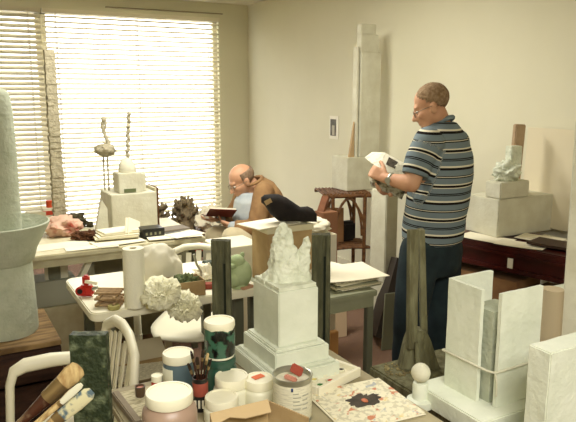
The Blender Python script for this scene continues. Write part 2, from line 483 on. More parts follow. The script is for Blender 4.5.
# bird
zb = T1Z+H1
bx = onz(107, 190.5, zb)
bx.x = max(bx.x, c.x+.02); bx.y = min(max(bx.y, c.y+.02), c.y+wy-.02)
hb = zat(bx, 158); hc = zat(bx, 150); ht = zat(bx, 119); m_ = mpp(V((bx.x, bx.y, 1.3)))
t = thing('bird_sculpture', 'small long-legged plaster bird standing on the tower model with its neck raised', 'sculpture', (bx.x, bx.y, zb))
R_ = hd(1, 0); D_ = hd(0, 1)
b = B(); bmesh.ops.create_icosphere(b.bm, subdivisions=4, radius=1.0)
for v in b.bm.verts:
    n = noise.noise(v.co*3.1)*.22+noise.noise(v.co*7)*.1
    v.co *= 1+n
    x, y, z = v.co
    v.co = R_*(x*10.5*m_) + D_*(y*.045) + V((0, 0, z*(6.4*m_) + (hc-zb) - .012*x*0))
b.obj('bird_body', FOAM, t, smooth=60)
nk = [R_*(4*m_)+V((0, 0, hc-zb)), R_*(3.5*m_)+V((0, 0, hc-zb+8*m_)), R_*(.6*m_)+V((0, 0, hc-zb+16*m_)), R_*(-1.4*m_)+V((0, 0, hc-zb+24*m_)), R_*(-.2*m_)+V((0, 0, hc-zb+30*m_))]
B().tube(nk, [3.0*m_, 2.2*m_, 1.7*m_, 1.9*m_, 1.5*m_], 8).noise(.002, 50).obj('bird_neck', FOAM, t, smooth=60)
b = B().ell(nk[-1]+R_*(.6*m_), (2.6*m_, 2.4*m_, 3.2*m_)).tube([nk[-1]+R_*(1*m_), nk[-1]+R_*(2.2*m_)-V((0, 0, 5*m_)), nk[-1]+R_*(1.4*m_)-V((0, 0, 10*m_))], [1.5*m_, 1.3*m_, .5*m_], 6)
b.obj('bird_head', FOAM, t, smooth=60)
for s in (-1, 1):
    B().tube([R_*(s*2.1*m_), R_*(s*2.1*m_)+V((0, 0, (hb-zb)*.5)), R_*(s*2.0*m_)+V((0, 0, hb-zb+.02))], .0062, 6).obj('bird_leg', FOAM, t)
# tall rough pole
q = t1(60.5, 229); top = zat(q, 50)
b = B(); n = 60; w = 12*mpp(V((q.x, q.y, 1.2)))
for i in range(n):
    z0 = (top-T1Z)*i/n
    b.box((noise.noise(V((0, 0, i*.7)))*.006, noise.noise(V((5, 0, i*.7)))*.006, z0+(top-T1Z)/n/2), (w*(1-.22*i/n)*(1+.12*noise.noise(V((i*1.3, 2, 0)))), w*.9*(1-.2*i/n), (top-T1Z)/n+.002), rz=.15*noise.noise(V((i*.9, 7, 1))))
ob = b.obj('rough_column', FOAM, None, loc=(q.x, q.y, T1Z), smooth=0)
tag(ob, 'tall thin rough plaster pole rising in front of the blind at left', 'sculpture')
# cloth heap, boxes, scrap
q = t1(63, 235)
rock('cloth', 'crumpled pink and red cloth heaped on the left of the work table', 'cloth', (q.x, q.y, T1Z), (.11, .10, .065),
     mat('pink_cloth', (204, 170, 146), .9, (158, 76, 58), 12, bump=.5, bscale=30, fac=(.50, .66)), amp=.4, sc=4, seed=3)
q = t1(35, 222)
cbox('carton', 'low pale carton behind the bowl rim at the far left', 'box', V((q.x-.05, q.y, T1Z)), .13, .08, .07, LAM)
q = t1(44, 221)
t = thing('red_label_box', 'small white box with a red band beside the foot of the tall pole', 'box', (q.x+.04, q.y+.03, T1Z))
B().box((0, 0, .045), (.085, .07, .09)).bevel(.003).obj('box_body', PAPER, t)
B().box((0, 0, .055), (.088, .073, .03)).obj('red_band', mat('red_band', (190, 70, 44), .7), t)
B().cyl((.01, 0, .0905), (.01, 0, .14), .024).obj('small_can', mat('orange_can', (200, 78, 40), .5), None, loc=(q.x+.04, q.y+.03, T1Z))
o = bpy.data.objects['small_can']; tag(o, 'small orange-red can on top of the box with the red band', 'can')
CHIP = mat('brown_scrap', (92, 58, 34), .9, (60, 36, 22), 20, bump=.6, bscale=60)
for i, (px, py, r, lb) in enumerate(((80, 240, .045, 'brown crumpled lump in front, leftmost of the brown lumps on the work table'),
                           (90, 240, .052, 'largest brown crumpled lump at the middle of the work table papers'),
                           (98, 241, .028, 'smallest dark brown lump touching the stack of booklets'))):
    q = t1(px, py); rock('brown_lump', lb, 'lump', (q.x, q.y, T1Z), (r, r*.8, r*.62), CHIP, amp=.6, sc=5, seed=i*7, group='brown lumps on the work table')
q = t1(76, 229); q.y += .06; rock('dark_lump', 'dark olive clay lump at the back of the work table before the blind', 'lump', (q.x, q.y, T1Z), (.075, .06, .05), mat('olive_clay', (74, 66, 42), .9, (48, 44, 28), 16), amp=.5, sc=4, seed=31)
q = t1(90, 227); rock('clay_pebble', 'small dark pebble of clay right of the dark olive lump', 'lump', (q.x, q.y, T1Z), (.022, .02, .02), mat('olive_clay', (74, 66, 42)), amp=.4, seed=5)
# papers
spec = [(60, 246, .34, .16, .1, 'loose white sheet near the left front edge of the work table'),
        (92, 248, .30, .10, -.05, 'long sheet along the front edge of the work table'),
        (118, 243, .30, .16, .12, 'wide sheet under the booklets'),
        (178, 240, .34, .13, -.12, 'white sheet on the right end of the work table'),
        (190, 236, .22, .14, .25, 'cream sheet at the right corner of the work table')]
for px, py, w, d, r, lb in spec:
    q = t1(px, py); q.y = max(q.y, T1['y0']+d*.55); q.x = min(q.x, T1['x1']-w*.5); q.z += .0035*spec.index((px, py, w, d, r, lb)); sheet('paper_sheet', lb, 'paper', q, w, d, r, PAPER, .003, 'papers on the work table')
for i in range(4):
    q = t1(117+i, 241-i*.6); sheet('booklet', ['bottom booklet', 'second booklet from below', 'third booklet from below', 'top booklet'][i]+' of the pile in front of the tower model', 'booklet', (q.x, q.y+.03, T1Z+.022+i*.009), .26-.01*i, .15, .08*i-.1, PAPER if i % 2 else LAM, .008, 'booklets in front of the tower model')
q = t1(134, 241)
t = thing('open_booklet', 'open white booklet leaning up against the pile beside the black box', 'booklet', (q.x, q.y+.05, T1Z+.002))
for i, a in enumerate((.75, .95)):
    b = B().box((0, 0, .055), (.1, .004, .11)); b.xf(Matrix.Rotation(.5+i*.1, 4, 'Z') @ Matrix.Rotation(-.35, 4, 'X') @ Matrix.Rotation(.5*(1 if i else .8), 4, 'Y')); b.xf(Matrix.Translation((i*.012, 0, .02))); b.obj('leaf', PAPER, t)
q = t1(130, 231)
cbox('card', 'small upright card leaning on the front of the tower model', 'card', V((q.x-.03, q.y+.01, T1Z)), .07, .008, .10, LAM)
q = t1(143, 240); wx_ = solve(q, 'x', 165)
t = thing('black_case', 'flat black case with a row of pale marks beside the booklets', 'case', (q.x+wx_/2, q.y+.06, T1Z))
B().box((0, 0, .032), (wx_, .12, .064)).bevel(.004).obj('case_body', BLACKP, t)
for i in range(4): B().box((-wx_*.33+i*wx_*.2, -.0615, .034), (.012, .003, .016)).obj('pale_mark', mat('pale_mark', (130, 130, 104), .6), t)
q = t1(172, 233); q.z += .022; B_ = sheet('folder', 'dark-edged grey folder behind the papers at the right of the work table', 'folder', q, .2, .12, .1, mat('folder_grey', (120, 112, 100), .8), .012)

# ================================================================ LOW BENCH WITH PLASTER TREES
BZ = .47
e0 = onz(150, 236, BZ); e1 = onz(218, 231, BZ)
bx0, bx1, by0 = e0.x-.25, e1.x+.05, (e0.y+e1.y)/2-.05
table('low_bench', 'low brown wooden bench along the blind carrying the branching plaster trees', 'bench', bx0, bx1, by0, min(by0+.75, YW-.15), BZ, RATTAN, RATTAN, th=.06, leg=.06)
def tree(px, py, ytop, wpx, label, seed, m):
    q = onz(px, py, BZ); H = zat(q, ytop)-BZ; r = wpx*mpp(V((q.x, q.y, .7)))/2
    rnd = random.Random(seed); b = B()
    b.cyl((0, 0, 0), (0, 0, H*.7), r*.8, r*.45, 14)
    for i in range(46):
        a = rnd.random()*2*PI; z = rnd.random()**.8*H*.8; rr = r*(1-.45*z/H)
        p0 = V((math.cos(a)*rr*.4, math.sin(a)*rr*.4, z)); l = rr*.75
        p1 = p0+V((math.cos(a)*l, math.sin(a)*l, l*.55)); p2 = p1+V((math.cos(a)*l*.1, math.sin(a)*l*.1, l*.45))
        b.chain([(p0, r*.2), (p1, r*.13), (p2, r*.07)], 6)
    for i in range(5):
        a = i*1.3+seed; b.chain([(V((0, 0, H*.5)), r*.3), (V((math.cos(a)*r*.5, math.sin(a)*r*.5, H*(.86+.03*i))), r*.1)], 6)
    b.noise(.004, 30)
    o = b.obj('branching_sculpture', m, None, loc=(q.x, q.y, BZ), smooth=50); tag(o, label, 'sculpture', 'branching sculptures on the low bench')
TREE = mat('brown_clay', (150, 136, 106), .95, (104, 90, 68), 18, bump=.7, bscale=50)
tree(160, 232, 202, 20, 'spiky brown clay tree half hidden by the tower model', 3, TREE)
tree(186, 230, 197, 25, 'spiky brown clay tree on the low bench, the fully visible one', 8, TREE)
q = onz(209, 230, BZ)
rock('crumpled_paper', 'crumpled white paper heap on the bench beside the seated man', 'paper', (q.x, q.y, BZ), (.11, .1, .11), PAPER, amp=.55, sc=4.5, seed=12)
# red stool
SZ = .40
q = onz(188, 250, SZ)
t = table('red_stool', 'low stool with a red top at the right end of the work table', 'stool', q.x, q.x+.24, q.y-.10, q.y+.14, SZ+.03, mat('red_top', (150, 36, 22), .5), BLACKP, th=.03, apron=.05, leg=.03, inset=.03)

# ================================================================ RIGHT WALL: rattan stand, plinth, tower
TZ = .82
q = at(333, 194, 5.15); ql = at(320, 192, 5.25); 
s0 = at(333, 194, 5.0); TZ = s0.z
wxs = .44
t = thing('rattan_stand', 'brown rattan stand with bent arches carrying the white plinth and tall tower', 'stand', (s0.x, s0.y, 0))
A = hd(1, .15); Bk = hd(-.15, 1)     # stand faces the camera roughly
def sp(u, w, z): return A*u+Bk*w+V((0, 0, z))
Wd = solve(s0, 'x', 366)*1.0
Wd = (366-333)*mpp(s0)
Dp = .34
b = B()
for u in (0, Wd):
    for w in (0, Dp): B().tube([sp(u, w, 0), sp(u, w, TZ-.03)], .015, 8).obj('leg', RATTAN, t)
b = B()
for w in (0, Dp): b.tube([sp(-.08, w, TZ-.02), sp(Wd+.05, w, TZ-.02)], .015, 8)
for u in (0, Wd, Wd*.5): b.tube([sp(u, -.02, TZ-.015), sp(u, Dp+.02, TZ-.015)], .013, 8)
b.obj('top_rail', RATTAN, t)
b = B()
for i in range(14):
    u = -.07+(Wd+.11)*i/13; b.tube([sp(u, 0, TZ-.005), sp(u, Dp, TZ-.005)], .009, 6)
b.obj('top_slats', RATTAN, t)
for w in (0, Dp):
    b = B()
    for sgn, u0 in ((1, 0), (-1, Wd)):
        b.tube([sp(u0+sgn*Wd*.5*math.sin(k/8*PI/2), w, TZ-.26+.24*math.sin(k/8*PI/2)**.6 if k else TZ-.26) for k in range(9)], .009, 6)
    b.tube([sp(Wd*.5-Wd*.42*math.cos(k/12*PI), w, TZ-.34+.3*math.sin(k/12*PI)) for k in range(13)], .010, 6)
    b.obj('arch', RATTAN, t)
zs = at(345, 250, 5.0).z
b = B()
for i in range(9):
    b.tube([sp(-.05, Dp*i/8, zs+.01*math.sin(i)), sp(Wd*.5, Dp*i/8, zs+.015), sp(Wd+.05, Dp*i/8, zs+.01*math.cos(i))], .012, 6)
b.obj('shelf', RATTAN, t)
b = B()
for z in (.12, ): 
    for w in (0, Dp): b.tube([sp(0, w, z), sp(Wd, w, z)], .012, 6)
b.obj('stretcher', RATTAN, t)
# black bag and brown board kept on the shelf
q = s0+A*(Wd*.62)+Bk*.2; b = B().box((0, 0, .08), (.14, .1, .16)).bevel(.02, 3).noise(.006, 12)
tag(b.obj('black_bundle', BLACK, None, loc=(q.x, q.y, zs+.028)), 'black bundle on the lower shelf of the rattan stand', 'bundle')
b = B().box((0, 0, .14), (.13, .012, .28)); b.xf(Matrix.Rotation(-YAW, 4, 'Z') @ Matrix.Rotation(-.10, 4, 'X'))
q = s0+A*(Wd*.22)+Bk*.14
tag(b.obj('brown_board', CARDD, None, loc=(q.x, q.y, zs+.03)), 'brown board standing inside the rattan stand', 'board')
# plinth and tower, room aligned
pc = at(347, 193, 5.12); pc.z = TZ+.003
wx = solve(pc, 'x', 379); wy = solve(pc, 'y', 333); Hp = zat(pc, 158)-pc.z
cbox('white_plinth', 'square white plinth on the rattan stand beneath the tallest tower', 'plinth', pc, wx, wy+.02, Hp, PLAW, bev=.004)
tc = onz(359.5, 157, pc.z+Hp+.001)
pc2 = V((tc.x, tc.y, tc.z)); w1 = solve(pc2, 'x', 379); pcx = min(.12, pc.y+wy-tc.y)
t = thing('tall_tower_model', 'tall narrow white stepped tower standing against the wall left of the standing man', 'model', (tc.x, tc.y, tc.z))
h1 = zat(pc2, 52)-tc.z; h2 = zat(pc2, 34)-tc.z; h3 = zat(pc2, 23.5)-tc.z
B().box((w1*.5, .035, h1/2), (w1, .07, h1)).bevel(.004).obj('shaft', PLAW, t)
B().box((w1*.42, .035, (h1+h2)/2), (w1*.86, .062, h2-h1)).bevel(.004).obj('setback', PLAW, t)
B().box((w1*.36, .035, (h2+h3)/2), (w1*.76, .055, h3-h2)).bevel(.004).obj('crown_block', PLAW, t)
B().box((-.006, .045, h1*.47), (.012, .03, h1*.90)).obj('slot_shade', mat('dark_gap', (150, 132, 96), .9), t)  # strip filling the slot beside the shaft, slot shade put into its colour
B().box((-.021, .04, h1*.5+.02), (.016, .06, h1*1.0+.04)).obj('side_fin', PLAW, t)
b = B().prism([(-.09, 0), (-.045, 0), (-.045, .28)], -.01, .01, M=Matrix.Rotation(PI/2, 4, 'X'))
tag(b.obj('brown_wedge', mat('wedge_wood', (176, 150, 112), .8), None, loc=(tc.x+.005, tc.y+.03, tc.z)), 'small pointed brown wedge standing left of the tall tower foot', 'wedge')
# white column under the magazine
q = at(385, 250, 4.3); wx = solve(V((q.x, q.y, .6)), 'x', 397); zt_ = .995
c = V((q.x, q.y, 0)); wxx = .15
t = cbox('white_column', 'tall smooth white square column between the rattan stand and the standing man', 'column', V((c.x, c.y, 0)), wx, solve(V((c.x, c.y, .6)), 'y', 370), zt_, PLAW, bev=.006)
# leaning boards
def board(name, label, p0, p1, p2, th, m, cat='board'):
    """three corners: bottom-left, bottom-right, top-left"""
    p0, p1, p2 = V(p0), V(p1), V(p2); p3 = p1+p2-p0; n = (p1-p0).cross(p2-p0).normalized()*th
    b = B(); o = p0.copy()
    vs = [b.bm.verts.new(x-o) for x in (p0, p1, p3, p2)]+[b.bm.verts.new(x-o+n) for x in (p0, p1, p3, p2)]
    for f in ((3, 2, 1, 0), (4, 5, 6, 7), (0, 1, 5, 4), (1, 2, 6, 5), (2, 3, 7, 6), (3, 0, 4, 7)): b.bm.faces.new([vs[i] for i in f])
    return tag(b.obj(name, m, None, loc=p0, smooth=0), label, cat)
fa = onz(372, 333, .0); fb = fa+hd(.75, -.6)*.40
fa = onz(371, 345, .0)
qa = onz(375, 340, 0); Da = qa.x*SY+qa.y*CY; qb = at(396, 262, Da+.12)
b = B().bar(V((0, 0, .01)), qb-qa, .30, .05, up=hd(1, 0)*-1+V((0, 0, .2))); lo_ = min(v.co.z for v in b.bm.verts)
for v in b.bm.verts: v.co.z -= lo_
tag(b.obj('dark_board', mat('dark_board', (46, 38, 28), .7), None, loc=qa, smooth=0), 'dark board leaning aslant on the white column behind the man', 'board')
fg = onz(381, 350, .0)
board('grey_board', 'grey-green board leaning low in front of the dark board', fg, fg+V((.26, -.05, 0)), fg+V((.055, .05, .36)), .014, mat('board_grey', (120, 122, 98), .8))
q = onz(346, 336, 0)
board('pale_board', 'pale pinkish board leaning under the paper-laden table', q+V((-.34, 0.03, 0.0)), q, q+V((-.28, .14, .42)), .012, mat('pale_board', (206, 180, 146), .8))
q = onz(337, 362, 0)
cbox('wood_offcut', 'small tan wood offcut standing on the carpet behind the second green post', 'block', V((q.x-.05, q.y, 0)), .06, .04, .2, mat('tan_wood', (186, 140, 84), .7))
# brown leaning frame left of the stand
q = at(313, 236, 4.6); q2 = at(326, 197, 4.75)
b = B().bar(V((0, 0, 0)), (q2-q)+V((0, 0, .0)), .05, .03, up=(1, 0, 0)); b2 = (q2-q)
b = B().bar(b2*(-(q.z)/b2.z)*1.0, b2, .055, .03)
tag(b.obj('brown_plank', mat('reddish_wood', (124, 78, 50), .7, (96, 58, 36), 12), None, loc=q), 'reddish brown plank leaning left of the rattan stand', 'plank')
q = at(325, 245, 4.62); z_ = at(325, 213, 4.62).z
cbox('tall_carton', 'reddish cardboard box standing behind the paper stack left of the rattan legs', 'box', V((q.x-.02, q.y, 0)), .13, .12, z_, mat('red_card', (138, 96, 68), .85))

# ================================================================ RIGHT TABLE
RZ = .82
p1 = onz(464, 238, RZ); p2 = onz(548, 254, RZ)
dv = (p2-p1); dv.z = 0; dv.normalize()
ang = math.atan2(dv.y, dv.x)         # runs towards the camera
nrm = V((-dv.y, dv.x, 0)).normalized()     # towards the wall
if nrm.x < 0: nrm = -nrm
L0, L1 = -.35, .85; DPT = .43
cen = p1+dv*((L0+L1)/2)+nrm*(DPT/2)
t = thing('dark_red_table', 'dark red lacquered table along the right wall with papers and a white block', 'table', (cen.x, cen.y, 0), ang)
LL = L1-L0
B().box((0, 0, RZ-.02), (LL, DPT, .04)).bevel(.006).obj('tabletop', REDWOOD, t)
ap = zat(p1, 238)-zat(p1, 257)
B().box((0, 0, RZ-.04-ap/2+.02), (LL-.06, DPT-.04, ap)).bevel(.004).obj('apron', REDWOOD, t)
B().box((0, -DPT/2-.001, RZ-.046), (LL, .02, .022)).bevel(.004).obj('moulding', REDWOOD, t)
B().box((0, -DPT/2+.012, RZ-.05-ap+.03), (LL-.04, .03, .025)).bevel(.004).obj('lower_moulding', REDWOOD, t)
for sx in (-1, 1):
    for sy in (-1, 1): B().box((sx*(LL/2-.05), sy*(DPT/2-.05), (RZ-.04)/2), (.05, .05, RZ-.05)).obj('leg', REDWOOD, t)
def rt(px, py, z=RZ): return onz(px, py, z)
q = p1+dv*.40+nrm*.0-V((0, 0, .09))
# white block on the table
c = onz(497, 238, RZ+.003)
wx = solve(c, 'x', 552); wy = solve(c, 'y', 465); Hb = zat(c, 200)-c.z
wx = min(wx, XR-.03-c.x)
cbox('white_block', 'broad white plaster block on the dark red table carrying the small rock model', 'block', c, wx, wy, Hb, PLAW, bev=.005, cuts=6, amp=.002)
z1 = c.z+Hb+.002
c2 = onz(500, 199.5, z1); w2 = solve(c2, 'x', 529); d2 = min(solve(c2, 'y', 484.5), wy*.75); h2 = zat(c2, 183)-z1
t = thing('rock_model', 'small white plaster rock model with a plain slab on top of the white block', 'model', (c2.x+w2/2, c2.y+d2/2, z1))
b = B().box((0, 0, h2/2), (w2, d2, h2)).bevel(.006); b.obj('model_base', PLAW, t)
m_ = mpp(c2)
rock('rock_mass', None, None, (-.01, 0, h2), (14*m_, 11*m_, 11*m_), PLAR, amp=.45, sc=4, seed=22, parent=t)
ctr = V((c2.x+w2/2, c2.y+d2/2, z1)); zt2 = zat(ctr, 146)-z1
b = B().box((.035, 0, (zt2+h2*1.6)/2), (15*m_, 9*m_, zt2-h2*1.6)).bevel(.004).noise(.002, 20); b.obj('upper_slab', PLAR, t)
# brown plank behind
q = V((c2.x+w2*1.08, c2.y+d2+.02, z1)); ztp = zat(q, 124)-z1
b = B().box((0, 0, ztp/2), (.085, .03, ztp)).bevel(.006).noise(.003, 18); b.xf(Matrix.Rotation(.05, 4, 'Y'))
tag(b.obj('brown_slab', mat('cork_brown', (184, 160, 130), .9, (168, 144, 114), 20), None, loc=q), 'upright brown slab rising behind the small rock model', 'slab')
# papers on the red table
for i, (px, py, w, d, r, m, lb) in enumerate(((480, 240, .30, .16, ang, PAPER, 'white sheet on the dark red table beside the man'),
        (520, 246, .26, .14, ang+.2, PAPER, 'curled white sheet at the middle of the dark red table'),
        (560, 243, .30, .18, ang-.1, PAPER2, 'printed sheet at the right end of the dark red table'),
        (540, 240, .24, .16, ang+.1, PAPER, 'white sheet beside the dark folder on the dark red table'))):
    q = rt(px, py, RZ); off = (q-p1).dot(nrm)
    if off < d*.5: q += nrm*(d*.5-off)
    if q.x+ .12 > XR: q.x = XR-.16
    sheet('paper_sheet', lb, 'paper', V((q.x, q.y, RZ+.002*i)), w, d, r, m, .002, 'papers on the dark red table', curl=.004)
q = rt(556, 248); off = (q-p1).dot(nrm); q += nrm*max(0, .1-off)
sheet('dark_folder', 'dark leather folder lying near the right end of the dark red table', 'folder', V((q.x, q.y, RZ+.012)), .26, .16, ang+.05, mat('folder_dark', (58, 40, 28), .6), .014, curl=.003)
# papers tag on apron
q = ony(506, 261, (p1+dv*.3).y); qq = p1+dv*.30-nrm*.006; qq.z = RZ-.09
b = B().box((0, 0, 0), (.03, .006, .055)); 
tag(b.obj('paper_tag', PAPER, None, loc=qq-nrm*.0, rz=ang), 'small white paper tag stuck on the front of the dark red table', 'tag')
# cardboard boxes under it
q = p1+dv*.08+nrm*.16
b = B().box((0, 0, .31), (.5, .28, .62)).bevel(.004)
tag(b.obj('cardboard_box', CARDD, None, loc=(q.x, q.y, 0), rz=ang), 'brown cardboard box under the dark red table, the farther one', 'box')
q = p1+dv*.55+nrm*.16
b = B().box((0, 0, .29), (.36, .28, .58)).bevel(.004)
tag(b.obj('cardboard_box', mat('pale_card', (176, 142, 104), .9), None, loc=(q.x, q.y, 0), rz=ang), 'paler cardboard box under the dark red table, the nearer one', 'box')
# big pale sheet leaning on the right wall
q = onx(531, 128, XR-.03)
b = B().box((0, 0, 0), (.018, .8, q.z-RZ-.01)); b.xf(Matrix.Rotation(.03, 4, 'Y'))
o = b.obj('wall_sheet', mat('pale_sheet', (222, 212, 182), .85), None, loc=(XR-.055, q.y-.40, (q.z+RZ)/2+.01)); tag(o, 'large pale board leaning on the wall behind the white block', 'board')
# leaning white plank at the right edge
b0 = at(558, 330, 2.35); t0 = at(573, 120, 2.55)
b = B(); d = t0-b0; s0_ = b0-d*(b0.z/d.z)
b.bar(s0_-s0_, (t0-s0_)*1.0, .05, .12, up=(0, 0, 1))
b.xf(Matrix.Identity(4))
tag(b.obj('white_plank', PLAW, None, loc=s0_+V((.06, .0, .0))), 'long white plank leaning upright at the right edge', 'plank')
# ================================================================ LEFT: vessel sculpture on a crate
vc = onz(5, 331, .545); vz = .545
t = thing('plaster_vessel', 'large white plaster cylinder with a flaring bowl on the wooden crate at left', 'sculpture', (vc.x, vc.y, vz))
m_ = mpp(V((vc.x, vc.y, .8)))
zc_ = zat(vc, 262)-vz; zr = zat(vc, 223)-vz
Rc = 32*m_; Rr = 50*m_
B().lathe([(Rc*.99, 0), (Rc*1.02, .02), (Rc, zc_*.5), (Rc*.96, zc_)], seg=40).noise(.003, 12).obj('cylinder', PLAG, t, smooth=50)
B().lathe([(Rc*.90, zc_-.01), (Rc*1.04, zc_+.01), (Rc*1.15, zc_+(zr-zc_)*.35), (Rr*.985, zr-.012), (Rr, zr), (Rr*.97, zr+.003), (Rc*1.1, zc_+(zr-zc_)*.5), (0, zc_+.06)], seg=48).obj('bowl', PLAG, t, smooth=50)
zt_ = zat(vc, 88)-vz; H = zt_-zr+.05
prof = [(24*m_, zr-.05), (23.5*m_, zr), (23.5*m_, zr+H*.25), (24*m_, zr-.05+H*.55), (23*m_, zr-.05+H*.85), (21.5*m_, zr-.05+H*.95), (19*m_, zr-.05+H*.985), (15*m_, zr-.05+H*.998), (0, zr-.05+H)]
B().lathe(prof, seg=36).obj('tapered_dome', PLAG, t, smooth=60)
# crate
c = onz(61, 339, vz); 
t = thing('wooden_crate', 'dark wooden crate carrying the plaster vessel at the left edge', 'crate', (c.x-.30, c.y+.24, 0))
W, D_, Hc = .60, .50, vz
B().box((0, 0, Hc-.012), (W, D_, .024)).bevel(.003).obj('top_board', mat('worn_wood', (142, 116, 76), .85, (96, 74, 46), 8, bump=.4, stretch=(1, 6, 1)), t)
for i in range(3):
    B().box((0, -D_/2+.012, Hc-.03-.165*i-.075), (W-.004, .022, .15)).bevel(.003).obj('front_plank', DWOOD, t)
    B().box((0, D_/2-.012, Hc-.03-.165*i-.075), (W-.004, .022, .15)).bevel(.003).obj('back_plank', DWOOD, t)
for sx in (-1, 1):
    B().box((sx*(W/2-.012), 0, Hc/2-.012), (.022, D_-.05, Hc-.03)).bevel(.003).obj('side_panel', DWOOD, t)
# boxes between crate and work table
c = onz(46, 318, .30)
cbox('pale_cabinet', 'low pale cabinet behind the vessel crate', 'cabinet', V((c.x-.15, c.y, 0)), .50, .3, .36, LAM)
c = onz(41, 308, .363); 
cbox('grey_box', 'grey-white box on the low pale cabinet', 'box', V((c.x-.02, c.y-.0, .362)), .24, .2, .16, mat('grey_box', (172, 174, 154), .8))
c = V((c.x+.06, c.y+.02, .524))
cbox('small_grey_block', 'small grey block on top of the grey-white box', 'block', c, .07, .05, .08, mat('mid_grey', (128, 130, 110), .8))

# ================================================================ WHITE FOLDING TABLE
T2Z = .74
cn = onz(101, 313, T2Z); cf = onz(59, 284, T2Z)
T2 = dict(x0=(cn.x+cf.x)/2, y0=cn.y, y1=cn.y+.60)
T2['x1'] = T2['x0']+.80
table('folding_table', 'white rounded folding table with the paper towel roll and plaster flowers', 'table', T2['x0'], T2['x1'], T2['y0'], T2['y1'], T2Z, WPLAS, GREYMET, th=.04, apron=0, leg=.045, inset=.09, rnd=.045)
def t2(px, py): 
    return onz(px, py, T2Z)
# paper towel
q = t2(135.5, 306); ztp = zat(q, 248)-T2Z; r = 10.7*mpp(V((q.x, q.y, 1)))
t = thing('paper_towel_roll', 'tall white paper towel roll standing on the white folding table', 'paper towel', (q.x, q.y, T2Z))
B().lathe([(r*.98, 0), (r, .004), (r, ztp-.004), (r*.98, ztp), (r*.36, ztp), (r*.36, ztp-.03)], seg=36).obj('roll', mat('towel_paper', (232, 230, 206), .95, bump=.3, bscale=120), t, smooth=40)
B().lathe([(r*.36, .0), (r*.36, ztp-.004), (r*.31, ztp-.004), (r*.31, 0)], seg=24, closed=True).obj('core', CARD, t)
# red device
q = t2(87, 296); m_ = mpp(V((q.x, q.y, .78)))
t = thing('red_gadget', 'small glossy red gadget with a round dark lens on the folding table', 'gadget', (q.x, q.y, T2Z), -YAW)
B().box((0, 0, .028), (15*m_, .04, .05)).bevel(.010, 3).obj('housing', REDP, t)
B().box((.0, 0, .075), (7*m_, .03, .048)).bevel(.008, 3).obj('top_block', REDP, t)
B().cyl((-.022, -.028, .03), (-.022, .0, .03), .021, .019, 20).obj('lens_ring', REDP, t)
B().cyl((-.022, -.030, .03), (-.022, -.026, .03), .012, seg=16).obj('lens', BLACKP, t)
b = B().box((.012, -.012, .072), (.055, .012, .014)); b.xf(Matrix.Rotation(.2, 4, 'Y')); b.obj('white_clip', WPLAS, t)
B().cyl((.035, -.02, .04), (.058, -.025, .048), .009, .007).obj('chrome_knob', STEEL, t, label='chrome knob')
# bundle of sticks
q = t2(111, 306); m_ = mpp(q); STK = mat('pale_stick', (176, 150, 112), .85, (140, 114, 82), 25)
rnd = random.Random(4)
for lev in range(5):
    z = T2Z+.007+.0135*lev
    for j in range(3 if lev % 2 == 0 else 2):
        l = .115
        if lev % 2 == 0: pos = q+HW(0, -.028+.03*j, 0); a = -YAW+.06*rnd.uniform(-1, 1)
        else: pos = q+HW(-.035+.07*j, 0, 0); a = -YAW+PI/2+.06*rnd.uniform(-1, 1)
        b = B().box((0, 0, 0), (l, .012, .0115)).bevel(.002, 1)
        tag(b.obj('wood_stick', STK, None, loc=(pos.x, pos.y+.02, z), rz=a), ['short pale stick in the bottom layer of the small crossed stack', 'short pale stick in the second layer of the small crossed stack', 'short pale stick in the middle layer of the small crossed stack', 'short pale stick in the fourth layer of the small crossed stack', 'short pale stick on top of the small crossed stack'][lev], 'stick', 'sticks stacked crosswise, layer %s' % ['one', 'two', 'three', 'four', 'five'][lev])
for j, (dx, dy, a) in enumerate(((.04, .06, .35), (.07, .085, .1), (.10, .06, -.2))):
    pos = q+HW(dx, dy, 0)
    b = B().cyl((-.09, 0, 0), (.09, 0, .0), .008, .006, 10)
    tag(b.obj('wooden_dowel', STK, None, loc=(pos.x, pos.y, T2Z+.0085), rz=-YAW+a), ['round pale dowel nearest behind the stick stack', 'middle round pale dowel behind the paper towel', 'farther round pale dowel crossing towards the paper towel'][j], 'dowel')
q = t2(114, 309)
b = B().lathe([(.008, 0), (.024, 0), (.026, .004), (.026, .014), (.024, .018), (.008, .018)], seg=24, closed=True)
tag(b.obj('tape_roll', mat('olive_tape', (160, 152, 92), .5), None, loc=(q.x, q.y, T2Z)), 'small yellow-green tape roll in front of the stick stack', 'tape')
